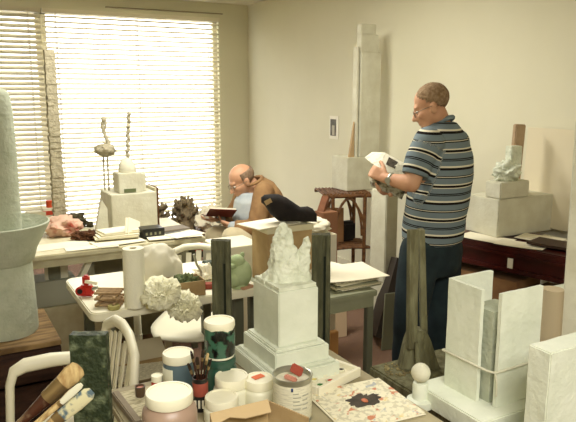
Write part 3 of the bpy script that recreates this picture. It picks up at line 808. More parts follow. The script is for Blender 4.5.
# peonies
PET = mat('plaster_petal', (244, 242, 214), 0.8, (236, 232, 196), 12, bump=.3, transl=.15)
def peony(name, label, c, r, tilt, seed):
    t = thing(name, label, 'flower', (c.x, c.y, c.z))
    rnd = random.Random(seed); Mt = tilt
    b = B()
    for ring, (n, rr, op) in enumerate(((6, .25, .15), (8, .48, .5), (10, .72, .85), (12, .92, 1.2), (12, 1.0, 1.5))):
        for i in range(n):
            a = 2*PI*(i+rnd.random()*.6)/n; w = r*.40*(.8+.4*rnd.random()); L = r*(.62+.1*ring)*(.85+.3*rnd.random())
            g = []
            for u in range(6):
                row = []
                for v in range(5):
                    uu = u/5; vv = (v/4-.5)*2
                    wd = w*math.sin(min(1, uu*1.15+.12)*PI*.62)
                    ph = op*uu+.12*math.sin(vv*5+seed+i)
                    rad = rr*r*.25*(1-.2*uu)+L*math.sin(ph)*uu
                    z = L*math.cos(ph*.9)*uu*.8 + .10*r*vv*vv*(1) + r*.05*math.sin(7*vv+i*2)*uu
                    x = rad; y = vv*wd
                    p = V((x*math.cos(a)-y*math.sin(a), x*math.sin(a)+y*math.cos(a), z))
                    row.append(b.bm.verts.new(Mt @ (p+noise.noise_vector(p*30+V((seed, i, ring)))*r*.07)))
                g.append(row)
            for u in range(5):
                for v in range(4): b.bm.faces.new((g[u][v], g[u][v+1], g[u+1][v+1], g[u+1][v]))
    me = b.mesh('petals', 60); o = bpy.data.objects.new('petals', me); C.objects.link(o); me.materials.append(PET); o.parent = t
    s = o.modifiers.new('s', 'SOLIDIFY'); s.thickness = .0035; s.offset = 0
    lo = min((v.co.z for v in me.vertices)); b = B(); b.ell((0, 0, r*.12), (r*.42, r*.42, r*.3), M=None); b.xf(Mt.to_4x4()); b.obj('flower_core', PET, t)
    return t, lo
camd = (HW(0, 0, 1.66)-HW(0, 2.7, .8)).normalized()
q = t2(161, 306); r = 15.5*mpp(q)
M1 = (V((0, 0, 1)).rotation_difference((camd+V((0, 0, .7))).normalized())).to_matrix()
f, lo = peony('plaster_flower', 'cream plaster peony standing beside the paper towel roll', V((q.x, q.y, T2Z+.03)), r*1.02, M1, 3)
f.location.z = T2Z+.052
q = at(184, 305, 2.62); M2 = (V((0, 0, 1)).rotation_difference((camd+V((.25, 0, .35))).normalized())).to_matrix()
f, lo = peony('plaster_flower', 'cream plaster peony drooping over the edge of the folding table', V((q.x, q.y, T2Z+.04)), r*.92, M2, 9)
qq = ony(184.5, 308, T2['y0']-.022); f.location = qq
b = B().cyl((0, 0, 0), (0, 0, .05), r*.62, r*.5, 20).noise(.002, 20); q = t2(158, 309); q.y += .035
tag(b.obj('flower_pot', mat('yellow_plaster', (206, 196, 140), .8), None, loc=(q.x, q.y, T2Z)), 'short cream plaster pot under the peony beside the paper towel', 'pot')
# big white bag
q = t2(160, 288); rock('plastic_bag', 'bulging white plastic bag behind the paper towel roll', 'bag', (q.x, q.y, T2Z), (.10, .075, .115), mat('bag_white', (230, 226, 204), .55, transl=.1), amp=.3, sc=2.2, seed=44)
# cardboard tray with green
q = t2(172, 300); wx = solve(q, 'x', 206)
t = thing('cardboard_tray', 'open cardboard tray with green stuff inside behind the drooping peony', 'tray', (q.x+wx/2, q.y+.06, T2Z), -.05)
W, D_, H = wx, .12, .07
B().box((0, 0, .002), (W, D_, .004)).obj('tray_bottom', CARD, t)
for sx in (-1, 1): B().box((sx*(W/2-.002), 0, H/2), (.004, D_, H)).obj('tray_side', CARD, t)
for sy in (-1, 1): B().box((0, sy*(D_/2-.002), H/2), (W, .004, H)).obj('tray_side', CARD, t)
rock('green_scraps', 'dark green leafy scraps heaped in the cardboard tray', 'scraps', (q.x+wx/2, q.y+.065, T2Z+.004), (W*.42, D_*.42, .045), mat('leaf_green', (66, 78, 48), .9, (96, 104, 66), 30, bump=.8), amp=.6, sc=5, seed=6)['kind'] = 'stuff'
# clutter right of the tray
q = t2(208, 288); 
b = B().box((0, 0, .012), (.15, .05, .024)).bevel(.004); tag(b.obj('red_box', mat('dull_red', (132, 58, 40), .6), None, loc=(q.x, q.y, T2Z), rz=-YAW+.1), 'flat dull red box beside the cardboard tray', 'box')
q = t2(205, 280); rock('tissue', 'crumpled pale tissue behind the flat red box', 'tissue', (q.x, q.y, T2Z), (.05, .04, .04), PAPER, amp=.6, sc=4, seed=17)
q = t2(212, 274); cbox('dark_green_box', 'small dark green box behind the first green post', 'box', V((q.x-.03, q.y, T2Z)), .08, .06, .06, mat('dark_green', (44, 56, 40), .6))
q = t2(197, 284)
b = B().tube([V((.02, 0, .004)), V((.022, 0, .06)), V((.0, 0, .10)), V((-.012, 0, .15))], .006, 8)
tag(b.obj('metal_clamp', STEEL, None, loc=(q.x, q.y, T2Z)), 'shiny bent metal rod standing beside the cardboard tray', 'rod')
# pale green figurine
q = t2(240, 287); m_ = mpp(V((q.x, q.y, .85)))
t = thing('green_figurine', 'small pale green plaster figure hunched beside the cardboard box', 'figurine', (q.x, q.y, T2Z))
b = B().ell((0, 0, 14*m_), (12.5*m_, 11*m_, 15*m_)).ell((-3*m_, 0, 27*m_), (8*m_, 8*m_, 7*m_)).ell((-8*m_, -4*m_, 10*m_), (7*m_, 6*m_, 8*m_)).ell((3*m_, 0, 33*m_), (2.4*m_, 2*m_, 3*m_))
b.ell((-10*m_, -4*m_, 24*m_), (4*m_, 4*m_, 3*m_))
b.cyl((0, 0, 0), (0, 0, 4*m_), 9*m_, 8*m_)
b.noise(.002, 30)
b.obj('figure_body', mat('pale_green_plaster', (172, 186, 142), .8, (150, 166, 122), 14, bump=.4), t, smooth=60)
q = t2(247, 288); cbox('pale_scrap', 'flat pinkish scrap at the foot of the green figurine', 'scrap', V((q.x-.04, q.y-.02, T2Z)), .07, .05, .012, mat('pink_scrap', (190, 150, 120), .8), rz=.3)

# ================================================================ SECOND TABLE with papers, carton and black bag
T3Z = .72
rc = onz(378, 290, T3Z)
T3 = dict(x1=rc.x, x0=rc.x-.62, y0=rc.y, y1=rc.y+.50)
T3['x0'] = max(T3['x0'], T2['x1']+.015)
GT = mat('green_grey_table', (136, 138, 112), .6, (126, 128, 102), 10)
table('paper_table', 'grey-green table stacked with papers beside the second green post', 'table', T3['x0'], T3['x1'], T3['y0'], T3['y1'], T3Z, GT, GREYMET, th=.03, apron=.05, leg=.036, inset=.03, apm=GT)
def t3(px, py, z=T3Z): return onz(px, py, z)
# carton with papers & bag
c = V((T3['x0']+.012, T3['y0']+.01, T3Z))
c0 = onz(268, 286, T3Z); c = V((max(c0.x, T3['x0']+.005), max(c0.y, T3['y0']+.005), T3Z))
hb = zat(c, 229)-T3Z; wx = solve(c, 'x', 312); wy = solve(c, 'y', 250)
wy = min(wy, T3['y1']-c.y-.01)
t = thing('cardboard_carton', 'tall brown cardboard carton under the black bag', 'box', (c.x+wx/2, c.y+wy/2, T3Z))
B().box((0, 0, hb/2), (wx, wy, hb)).bevel(.003).obj('carton_body', CARD, t)
B().box((0, 0, hb-.012), (wx+.012, wy+.012, .03)).bevel(.003).obj('carton_lid', LAM, t)
ctop = T3Z+hb+.004
q = onz(252, 226, ctop)
sheet('paper_sheet', 'white sheet jutting over the left of the brown cardboard carton', 'paper', V((c.x+.05, c.y+wy*.5, ctop)), .26, .18, .2, PAPER, .004, 'papers on the carton')
# black bag
q = V((c.x+wx*.55, c.y+wy*.35, ctop+.006)); q += hd(1, 0)*.02; m_ = mpp(q)
b = B()
prof = [(-29, 22, 2.5), (-26, 22, 5.0), (-20, 18, 10), (-12, 14.5, 13.5), (-4, 12.5, 12.2), (3, 10, 9.6), (10, 7.8, 7.6), (17, 8.0, 7.8), (22, 6.8, 6.6), (26, 4.5, 4)]
rings = []
for x, zc, h in prof:
    rings.append((R_*(x*m_)+V((0, 0, max(zc, h*.9)*m_)), V((0, 0, 1)), hd(0, 1), h*m_, min(h, 9)*1.1*m_))
b.loft(rings, 20).noise(.004, 16)
for v in b.bm.verts: v.co.z = max(v.co.z, 0)
t = thing('black_bag', 'slouching black cloth bag lying on top of the brown carton', 'bag', q)
b.obj('bag_body', BLACK, t, smooth=60)
b = B().box((0, 0, 0), (7*m_, .004, 4.5*m_)); b.xf(Matrix.Translation(R_*(-22*m_)+V((0, 0, 22*m_))-hd(0, 1)*(9*m_)) @ Matrix.Rotation(-YAW, 4, 'Z') @ Matrix.Rotation(-.5, 4, 'Y')); b.obj('tan_highlight', CARD, t)  # highlight on the black bag, put in as a tan-coloured plate
# white scissors / loop
q = V((c.x+wx-.01, c.y+.02, ctop)); q = at(313, 232, c.x*SY+c.y*CY+.04); m_ = mpp(q)
pts = [(-5, -3), (-1, 0), (3, 4), (6, 5), (8, 3), (7, 0), (3, -2), (-1, -5), (-5, -6)]
b = B().tube([R_*(x*m_)+V((0, 0, y*m_)) for x, y in pts], 1.5*m_, 8, closed=True).tube([R_*(3*m_)+V((0, 0, 3*m_)), R_*(6*m_)+V((0, 0, 10*m_))], .7*m_, 6)
q = V((c.x+wx-.02, c.y+.03, ctop+6.5*m_*.5+.01))
tag(b.obj('white_ribbon', WPLAS, None, loc=q), 'white looped ribbon sticking out beside the black bag', 'ribbon')
# stacked papers on the right part
px0 = c.x+wx+.01
for i in range(7):
    w = .26-.006*i; d = .30-.01*i
    q = V(((px0+T3['x1'])/2+.02+.008*math.sin(i*2.1), T3['y0']+.20+.008*math.cos(i*1.7), T3Z+.0045*i*1.2+.0005))
    sheet('paper_stack_sheet', ['lowest board', 'second board from below', 'third board from below', 'middle board', 'fifth board from below', 'sixth board from below', 'seventh board from below'][i]+' in the paper pile on the grey-green table', 'paper', q, w, d, .08*math.sin(i*1.9), [GT, PAPER2, LAM, GT, PAPER, LAM, PAPER2][i], .0045, 'boards in the paper pile')
zz = T3Z+.0385
q = t3(345, 270, zz+.01)
sheet('paper_sheet', 'large white sheet on top of the pile, its corner overhanging to the right', 'paper', V(((px0+T3['x1'])/2+.03, T3['y0']+.19, zz+.004)), .33, .28, -.12, PAPER, .003, 'loose papers on the grey-green table', curl=.006)
sheet('paper_sheet', 'white sheet lying askew just under the large white sheet', 'paper', V(((px0+T3['x1'])/2-.02, T3['y0']+.26, zz)), .30, .26, .25, PAPER, .002, 'loose papers on the grey-green table', curl=.0)
# a low white box behind, with papers
cB = at(300, 258, 3.75)
cbox('white_carton', 'white carton behind the black bag carrying rolled white papers', 'box', V((cB.x, cB.y, 0)), .26, .22, .80, PAPER)
q = V((cB.x+.13, cB.y+.1, .802)); rock('folded_cloth', 'folded white cloth on the white carton behind the paper pile', 'cloth', q, (.13, .09, .05), PAPER, amp=.3, sc=3, seed=8)
# low white paper stack between man and carton
q = at(243, 262, 4.1)
cbox('white_crate', 'white crate below the seated man beyond the green figurine', 'crate', V((q.x-.16, q.y, 0)), .30, .3, at(243, 246, 4.1).z, WPLAS)

# ================================================================ PLASTIC CHAIRS
def plastic_chair(label, loc, rz):
    t = thing('plastic_chair', label, 'chair', loc, rz, 'white plastic garden chairs')
    # seat faces -y (front) ; back at +y
    b = B(); nx, ny = 10, 10; g = []
    for j in range(ny+1):
        row = []
        for i in range(nx+1):
            u = i/nx*2-1; v = j/ny
            w = (.235-.03*v)*(1-.22*max(0, .3-v)**2/.09); x = u*w; y = -.24+.46*v+.05*abs(u)**3*(1-v)
            z = .425+.02*(u*u)*v-.02*v + (-.045*(1-v)**5)
            row.append(b.bm.verts.new((x, y, z)))
        g.append(row)
    for j in range(ny):
        for i in range(nx): b.bm.faces.new((g[j][i], g[j][i+1], g[j+1][i+1], g[j+1][i]))
    o = b.obj('seat', WPLAS, t, smooth=60); s = o.modifiers.new('s', 'SOLIDIFY'); s.thickness = .012; s.offset = -1
    # back frame loop
    loop = [(-.20, .21, .42), (-.225, .24, .55), (-.235, .27, .68), (-.20, .295, .79), (-.10, .31, .835), (0, .315, .845), (.10, .31, .835), (.20, .295, .79), (.235, .27, .68), (.225, .24, .55), (.20, .21, .42)]
    P = []
    for k in range(len(loop)-1):
        for s_ in range(4): P.append(V(loop[k]).lerp(V(loop[k+1]), s_/4))
    P.append(V(loop[-1]))
    b = B().tube(P, .024, 10)
    for v in b.bm.verts: v.co.y = .262+(v.co.y-.262)*1.0
    b.obj('back_frame', WPLAS, t, smooth=60)
    for k in range(5):
        x = -.14+.07*k
        b = B(); zt = .80-.02*abs(k-2)
        b.bar((x*.9, .215, .42), (x, .30, zt+.02), .038, .009, up=(0, 1, 0)).bevel(.003, 1).obj('back_slat', WPLAS, t)
    for s in (-1, 1):
        arm = [(s*.225, .24, .60), (s*.27, .15, .645), (s*.285, 0, .65), (s*.285, -.14, .648), (s*.28, -.20, .63), (s*.27, -.225, .58), (s*.26, -.24, .42)]
        b = B().tube([V(arm[0]).lerp(V(arm[0]), 0)]+[V(a) for a in arm[1:]], [.020, .026, .030, .030, .027, .024, .022], 10)
        for v in b.bm.verts:
            pass
        b.obj('armrest', WPLAS, t, smooth=60)
        B().bar((s*.26, -.24, .425), (s*.275, -.27, 0), .05, .04).bevel(.008).obj('leg', WPLAS, t)
        B().bar((s*.20, .21, .425), (s*.235, .28, 0), .05, .04).bevel(.008).obj('leg', WPLAS, t)
    return t
# chair facing left in the foreground
cp = onz(75, 372, .60)
chair1 = plastic_chair('white plastic armchair in the left foreground behind the green slab', (0, 0, 0), 0)
bk = onz(134, 334, .76)
fdir = hd(-.86, -.50)              # facing
rz = math.atan2(fdir.y, fdir.x)+PI/2
chair1.rotation_euler.z = rz
chair1.location = V((bk.x, bk.y, 0))+V((fdir.x, fdir.y, 0))*.26
chair1.scale = (.9, .70, .95)
chair2 = copy_tree(chair1); chair2.scale = (.88, .88, .88); chair2['label'] = 'white plastic armchair on the far side of the white folding table'
q = onz(184, 327, .38)
chair2.rotation_euler.z = -YAW-.1
fd = V((math.sin(chair2.rotation_euler.z), -math.cos(chair2.rotation_euler.z), 0))
chair2.location = V((q.x, q.y, 0))-fd*.12
# open carton on the floor behind the foreground table
q = onz(142, 372, .34)
t = thing('floor_carton', 'open cardboard box on the floor behind the newspapers', 'box', (q.x, q.y, 0), -YAW+.5)
W, D_, H = .34, .26, .34
B().box((0, 0, H/2), (W, D_, H)).obj('carton_body', CARD, t)
for k, (ax, x, y) in enumerate((('X', 0, D_/2), ('X', 0, -D_/2))):
    b = B().box((0, (D_*.25)*(1 if y > 0 else -1), 0), (W, D_*.5, .004)); b.xf(Matrix.Translation((0, y, H)) @ Matrix.Rotation((.5 if y > 0 else -.6), 4, 'X')); b.obj('flap', mat('grey_card', (186, 176, 148), .9), t)
sheet('grey_sheet', 'grey printed sheet lying in the open cardboard box on the floor', 'paper', V((q.x, q.y, H)), .24, .18, -.2, PAPER2, .003)
# ================================================================ FOREGROUND TABLE
FZ = .75
eA = onz(158, 381, FZ); 
fy1 = eA.y+.015
fx0 = onz(128, 418, FZ).x-.02
ec = onz(366, 372, FZ)
fx1 = ec.x+.15
bc = onz(369, 366, .72)
fx1 = bc.x-.075
FORM = mat('worktop_grey', (170, 160, 128), .7, (140, 130, 102), 7)
table('foreground_table', 'long cluttered work table in the foreground under the jars and plaster pedestal', 'table', fx0, fx1, fy1-.95, fy1, FZ, FORM, GREYMET, th=.03, apron=.0, leg=.04, inset=.06)
def f0(px, py, z=FZ): return onz(px, py, z)
CREAML = mat('cream_lid', (236, 232, 204), .45, spec=.45)
WJAR = mat('milky_jar', (222, 220, 194), .4, spec=.5)
jar('paint_tub', 'large pinkish-brown paint tub with a broad cream lid, front and centre-left', 169, 391, 47.5, FZ, .92, mat('pink_tub', (168, 142, 122), .35, spec=.5), CREAML, lidh=.028, bulge=1.16)
t, R, H = jar('paint_tub', 'blue paint tub with a cream lid and white label', 178, 352, 31, FZ, .875, mat('blue_tub', (88, 108, 114), .4, spec=.5), CREAML, lidh=.026, bulge=1.0)
b = B(); a0 = math.radians(165)
poly = [V((math.cos(a0+k*.16)*R*1.012, math.sin(a0+k*.16)*R*1.012, 0)) for k in range(8)]
for k in range(7):
    a_, c_ = poly[k], poly[k+1]
    b.bm.faces.new([b.bm.verts.new(v) for v in (a_+V((0, 0, .02)), c_+V((0, 0, .02)), c_+V((0, 0, .085)), a_+V((0, 0, .085)))])
bmesh.ops.remove_doubles(b.bm, verts=b.bm.verts, dist=1e-5)
o = b.obj('jar_label', mat('pale_label', (206, 204, 178), .6), t, smooth=60); s = o.modifiers.new('s', 'SOLIDIFY'); s.thickness = .001
jar('paint_jar', 'tiny jar with a cream lid and red label beside the blue tub', 157, 375, 12, FZ, .80, mat('red_label', (178, 60, 40), .5), CREAML, lidh=.018, bulge=.98)
# tiny open pot
p = f0(140.5, 398); r = 5*mpp(p)
t = thing('small_pot', 'tiny open brown pot with pinkish paint on the newspaper', 'pot', (p.x, p.y, FZ+.006))
B().lathe([(r*.8, 0), (r*.95, .004), (r, .03), (r*1.05, .033), (r*.85, .033), (r*.8, .022), (0, .021)], seg=20).obj('pot_body', mat('brown_pot', (84, 66, 48), .5), t)
B().lathe([(0, 0), (r*.8, 0), (r*.8, .004), (0, .004)], c=(0, 0, .023), seg=20).obj('paint', mat('pink_paint', (206, 140, 116), .5), t)
# green jars
GJ = mat('green_jar_dark', (42, 78, 62), .25, spec=.6)
GJ2 = mat('green_jar_streaked', (58, 100, 78), .25, (14, 20, 16), 26, fac=(.48, .56), spec=.6)
t, R, H1 = jar('paint_jar', 'dark green paint jar at the bottom of the stacked pair', 220, 356, 31.5, FZ, .868, GJ, GJ, lidh=.022, bulge=1.06)
lx, ly = t.location.x, t.location.y
pz = .868; pt = V((lx, ly, pz)); ztop = zat(pt, 320)
t = thing('paint_jar', 'streaked green paint jar with a cream lid stacked on the dark green jar', 'jar', (lx, ly, pz+.001))
r = 15.6*mpp(V((lx, ly, ztop))); Hh = ztop-pz
B().lathe([(r*.86, 0), (r*.98, .012), (r*1.0, Hh*.55), (r*.97, Hh*.77), (r*.93, Hh*.84)], seg=40).obj('jar_body', GJ2, t, smooth=40)
B().lathe([(r*.92, 0), (r*.94, .006), (r*.88, .012)], c=(0, 0, .001), seg=40).obj('base_ring', WJAR, t, smooth=40)
b = B().lathe([(r*.98, 0), (r*1.01, .004), (r*1.0, Hh*.16-.004), (r*.95, Hh*.16), (r*.83, Hh*.16), (r*.82, Hh*.16-.003), (0, Hh*.16-.003)], c=(0, 0, Hh*.84), seg=40)
for v in b.bm.verts:
    if v.co.z < Hh*.85: v.co.z -= .006*abs(noise.noise(v.co*60))*2
b.obj('lid', CREAML, t, smooth=40)
# white tubs
jar('plaster_tub', 'white screw-top tub at the back left of the three white tubs', 231.5, 375, 33.5, FZ, .84, WJAR, CREAML, lidh=.03, bulge=1.10)
t, R, H = jar('plaster_tub', 'white screw-top tub with an orange patch on its lid', 259, 377.5, 29.5, FZ, .835, WJAR, CREAML, lidh=.026, bulge=1.10)
b = B().box((0, 0, 0), (.036, .022, .0012)); b.obj('orange_patch', ORANGE, t, loc=(.0, .006, H+.0005), rz=.2)
jar('plaster_tub', 'white screw-top tub nearest the camera, partly behind the carton flap', 221.5, 396, 33.5, FZ, .82, WJAR, CREAML, lidh=.026, bulge=1.08)
# brush cup
p = onz(200, 377, .85); r = 7.6*mpp(p)
t = thing('brush_cup', 'small red-labelled cup holding dark paint brushes', 'cup', (p.x, p.y, FZ))
B().lathe([(r*.96, 0), (r, .003), (r, .10), (r*.94, .10), (r*.94, .01), (0, .008)], seg=28).obj('cup_body', BLACKP, t, smooth=40)
B().lathe([(r*1.01, .048), (r*1.03, .049), (r*1.03, .086), (r*1.01, .087)], seg=28).obj('red_band', mat('cup_red', (150, 74, 58), .6), t, smooth=40)
b = B()
for k in range(3): b.box((-.012+.011*k, -r*1.02, .026), (.006, .003, .024)); 
b.xf(Matrix.Rotation(-YAW, 4, 'Z')); b.obj('white_lettering', PAPER, t, smooth=0)
BH = mat('brush_handle', (58, 34, 22), .4); BR = mat('bristle', (66, 52, 34), .9, (30, 24, 16), 60, stretch=(1, 1, .2)); BRL = mat('pale_bristle', (206, 182, 128), .9, (160, 130, 84), 70, stretch=(1, 1, .2), bump=.5)
def brush(name, label, p0, p1, rh, wb, tb, m_b, m_h, ferr=.03, bl=.05, group=None, facing=None):
    """handle end p0 -> bristle tip p1"""
    p0, p1 = V(p0), V(p1); d = (p1-p0); L = d.length
    q = d.to_track_quat('Z', 'Y'); 
    t = thing(name, label, 'brush', p0, 0, group)
    M = q.to_matrix().to_4x4()
    if facing is not None:
        z = d.normalized(); y = (facing-z*facing.dot(z)).normalized(); x = y.cross(z); M = Matrix((x, y, z)).transposed().to_4x4()
    X, Y = V((1, 0, 0)), V((0, 1, 0))
    hl = L-bl-ferr
    b = B().loft([(V((0, 0, 0)), X, Y, rh*.6, rh*.6), (V((0, 0, hl*.3)), X, Y, rh, rh), (V((0, 0, hl*.8)), X, Y, rh*.9, rh*.9), (V((0, 0, hl+.002)), X, Y, wb*.42, tb*.8)], 12); b.xf(M); b.obj('brush_handle', m_h, t, smooth=60)
    b = B().loft([(V((0, 0, hl)), X, Y, wb*.45, tb*.9), (V((0, 0, hl+ferr)), X, Y, wb*.5, tb)], 14); b.xf(M); b.obj('ferrule', mat('brass_ferrule', (150, 128, 88), .35, metal=.7), t, smooth=60)
    b = B().loft([(V((0, 0, hl+ferr-.001)), X, Y, wb*.48, tb*.95), (V((0, 0, hl+ferr+bl*.5)), X, Y, wb*.58, tb*.95), (V((0, 0, L-bl*.12)), X, Y, wb*.5, tb*.6), (V((0, 0, L)), X, Y, wb*.28, tb*.3)], 18); b.noise(.0012, 90); b.xf(M); b.obj('bristles', m_b, t, smooth=60)
    return t
cb = V((p.x, p.y, FZ+.012))
tips = [(191, 351), (197, 357), (203, 350), (208, 353), (211, 359), (188, 363)]
dc = p.x*SY+p.y*CY
lb = ['brush leaning farthest left but one in the cup', 'short brush at the front of the cup', 'tallest central brush in the cup', 'brush right of the tallest one in the cup', 'brush leaning farthest right in the cup', 'brush leaning farthest left in the cup']
for i, (tx, ty) in enumerate(tips):
    tip = at(tx, ty, dc+(.02 if i % 2 else -.01)); base = cb+(V((tip.x-p.x, tip.y-p.y, 0))*-.2)
    base += V((.004*math.cos(i), .004*math.sin(i), 0))
    brush('paint_brush', 'dark '+lb[i], base, tip, .003, .010, .004, BR if i != 3 else BRL, BH, ferr=.012, bl=.022, group='brushes in the small cup')
# carton in the very foreground
q = f0(258, 470)
c0 = at(210, 412, 1.42); c1 = at(268, 400, 1.46); c2 = at(308, 418, 1.40)
t = thing('foreground_carton', 'torn open cardboard carton at the bottom edge in front of the white tubs', 'box', (c1.x, c1.y, FZ))
dl = c0-c1; dr = c2-c1
zt = c1.z-FZ
def wall4(n, a, b_, h0, h1, m, th=.004):
    a, b_ = V(a), V(b_); n_ = V((-(b_-a).y, (b_-a).x, 0)).normalized()*th
    bb = B(); vs = [bb.bm.verts.new(x) for x in (V((a.x, a.y, 0)), V((b_.x, b_.y, 0)), V((b_.x, b_.y, h1)), V((a.x, a.y, h0)))]
    vs += [bb.bm.verts.new(v.co+n_) for v in vs[:4]]
    for f in ((0, 1, 2, 3), (7, 6, 5, 4), (0, 4, 5, 1), (1, 5, 6, 2), (2, 6, 7, 3), (3, 7, 4, 0)): bb.bm.faces.new([vs[i] for i in f])
    return bb.obj(n, m, t, smooth=0)
hL = c0.z-FZ; hR = c2.z-FZ
A0 = V((dl.x, dl.y, 0)); A1 = V((0, 0, 0)); A2 = V((dr.x, dr.y, 0)); back = hd(0, -1)*.16
wall4('carton_side', A0, A1+V((.0, 0, 0)), hL*.97, zt, CARD); wall4('carton_side', A1, A2, zt*.985, hR, CARD)
wall4('carton_side', A0, A0+back, hL*.8, hL*.6, CARD); wall4('carton_side', A2, A2+back, hR*.8, hR*.6, CARD)
wall4('carton_side', A0+back, A2+back, hL*.5, hR*.5, CARD)
# torn flap folded outwards along the left wall
b = B(); u = (A1-A0); n_ = V((-u.y, u.x, 0)).normalized(); n_ = n_ if n_.dot(hd(0, 1)) < 0 else -n_
pts = [A0+V((0, 0, hL*.97)), A1+V((0, 0, zt)), A1+n_*.03+V((0, 0, zt-.018)), A0.lerp(A1, .55)+n_*.034+V((0, 0, hL-.012)), A0.lerp(A1, .3)+n_*.022+V((0, 0, hL-.010)), A0+n_*.036+V((0, 0, hL-.02))]
fc = b.bm.faces.new([b.bm.verts.new(v) for v in pts]); 
o = b.obj('torn_flap', mat('inner_card', (190, 166, 124), .9), t, smooth=0); s = o.modifiers.new('s', 'SOLIDIFY'); s.thickness = .003
# paint can
zc_ = .882
p = onz(292.5, 373.5, zc_); r = 20.3*mpp(p); H = zc_-FZ
t = thing('paint_can', 'open metal paint can with a white paper label and red sponge on the rim', 'can', (p.x, p.y, FZ))
B().lathe([(r*.96, 0), (r*.985, .003), (r*.96, .006), (r*.955, H-.008), (r*.985, H-.005), (r*1.0, H), (r*.97, H+.001), (r*.90, H-.001), (r*.88, H-.012), (r*.86, H-.03), (0, H-.03)], seg=44).obj('can_body', STEEL, t, smooth=40)
b = B().lathe([(r*.962, .012), (r*.966, .013), (r*.966, H-.018), (r*.962, H-.017)], seg=44)
canlab = b.obj('can_label', mat('can_label', (216, 212, 186), .6, (196, 192, 168), 40, stretch=(1, 1, 8), fac=(.5, .62)), t, smooth=40)
def arcpatch(name, a0, a1, z0, z1, rad, m, par, off=1.0):
    bb = B(); n = 8; g = []
    for k in range(n+1):
        a = math.radians(a0+(a1-a0)*k/n); g.append([bb.bm.verts.new((math.cos(a)*rad, math.sin(a)*rad, z)) for z in (z0, z1)])
    for k in range(n): bb.bm.faces.new((g[k][0], g[k+1][0], g[k+1][1], g[k][1]))
    o = bb.obj(name, m, par, smooth=60); s = o.modifiers.new('s', 'SOLIDIFY'); s.thickness = .0006; s.offset = 1
    return o
camA = math.degrees(math.atan2(-p.y, -p.x))
INK = mat('label_ink', (172, 172, 154), .7)
for rr in range(6):
    arcpatch('print_line', camA+2, camA+18+(rr*7) % 11, H*.72-rr*.011, H*.72-rr*.011+.003, r*.972, INK, canlab)
arcpatch('blue_mark', camA-4, camA+2, H*.78, H*.86, r*.972, mat('blue_mark', (40, 60, 110), .6), canlab)
for rr in range(4):
    arcpatch('print_line', camA+30, camA+52-(rr*5) % 9, H*.66-rr*.013, H*.66-rr*.013+.004, r*.972, INK, canlab)
B().lathe([(0, 0), (r*.86, 0), (r*.86, .004), (0, .004)], c=(0, 0, H-.026), seg=32).noise(.0015, 40).obj('paint_surface', mat('mixed_paint', (206, 190, 168), .5, (160, 84, 66), 30, fac=(.5, .6)), t)
sq = V((p.x, p.y, 0))
b = B().box((0, 0, 0), (.036, .010, .028)).bevel(.003).noise(.001, 60); b.xf(Matrix.Rotation(.35, 4, 'Y'))
tag(b.obj('red_sponge', mat('brick_red', (170, 84, 66), .8, bump=.5), None, loc=(p.x+.016, p.y+.004, zc_+.006), rz=-.9), 'brick-red sponge block sticking up from the paint can', 'sponge')
b = B().box((0, 0, 0), (.036, .014, .012)).bevel(.003).noise(.001, 60); b.xf(Matrix.Rotation(.25, 4, 'Y'))
tag(b.obj('pink_sponge', mat('pink_block', (198, 138, 116), .8, bump=.5), None, loc=(p.x-.012, p.y-.010, zc_-.007), rz=-.8), 'pinkish sponge lying lower in the paint can', 'sponge')

# ================================================================ PEDESTAL with the rocky figure
def on_col(px, py, z): return onz(px, py, z)
zb = .87
cb_ = onz(279, 348, zb); 
w = solve(cb_, 'x', 318); d = solve(cb_, 'y', 253.5)
ztp = zat(cb_, 293.5)
cx, cy = cb_.x+w/2, cb_.y+d/2
t = thing('plaster_pedestal', 'white stepped plaster pedestal in the middle of the foreground table', 'pedestal', (cx, cy, FZ))
h = zb-FZ
e1, e2 = .026, .052
B().box((0, 0, h*.22), (w+2*e2, d+2*e2, h*.44)).bevel(.003).obj('lower_step', PLA, t)
B().box((0, 0, h*.47), (w+2*e2-.02, d+2*e2-.02, h*.06)).bevel(.003).obj('moulding', PLA, t)
B().box((0, 0, h*.70), (w+2*e1, d+2*e1, h*.44)).bevel(.003).obj('upper_step', PLA, t)
B().box((0, 0, h*.95), (w+2*e1-.018, d+2*e1-.018, h*.10)).bevel(.004).obj('moulding', PLA, t)
B().box((0, 0, (h+ztp-FZ)/2), (w, d, ztp-zb)).bevel(.003).obj('shaft', PLA, t)
# rocky figure
zf = ztp+.001; m_ = mpp(V((cx, cy, 1.15)))
px_c, py_c, _ = proj(V((cx, cy, zf)))
t = thing('rocky_figure', 'rough white plaster figure with two raised points on the pedestal', 'sculpture', (cx, cy, zf))
def fp(px, py, dd=0):   # offsets in the plane facing the camera through the centre
    q = at(px, py, cx*SY+cy*CY+dd); return V((q.x, q.y, q.z))
b = B()
D0 = 0.0
for a, ra, c_, rc_ in (((283, 284), 17, (281, 262), 12), ((281, 262), 12, (281, 240), 9), ((281, 240), 9, (283, 228), 5), ((266, 284), 7, (274, 268), 7),
                     ((300, 284), 13, (301, 268), 9), ((301, 268), 9, (305, 250), 5.5), ((305, 250), 5.5, (307.5, 240), 3.4), ((306, 284), 6, (304, 275), 7),
                     ((292, 278), 14, (290, 258), 10), ((288, 246), 7, (292, 252), 6), ((283, 228), 5.5, (290, 240), 5), ((262, 288), 3, (268, 279), 5), ((272, 276), 5, (270, 262), 3.5)):
    b.caps(fp(*a), ra*m_, fp(*c_), rc_*m_, 12)
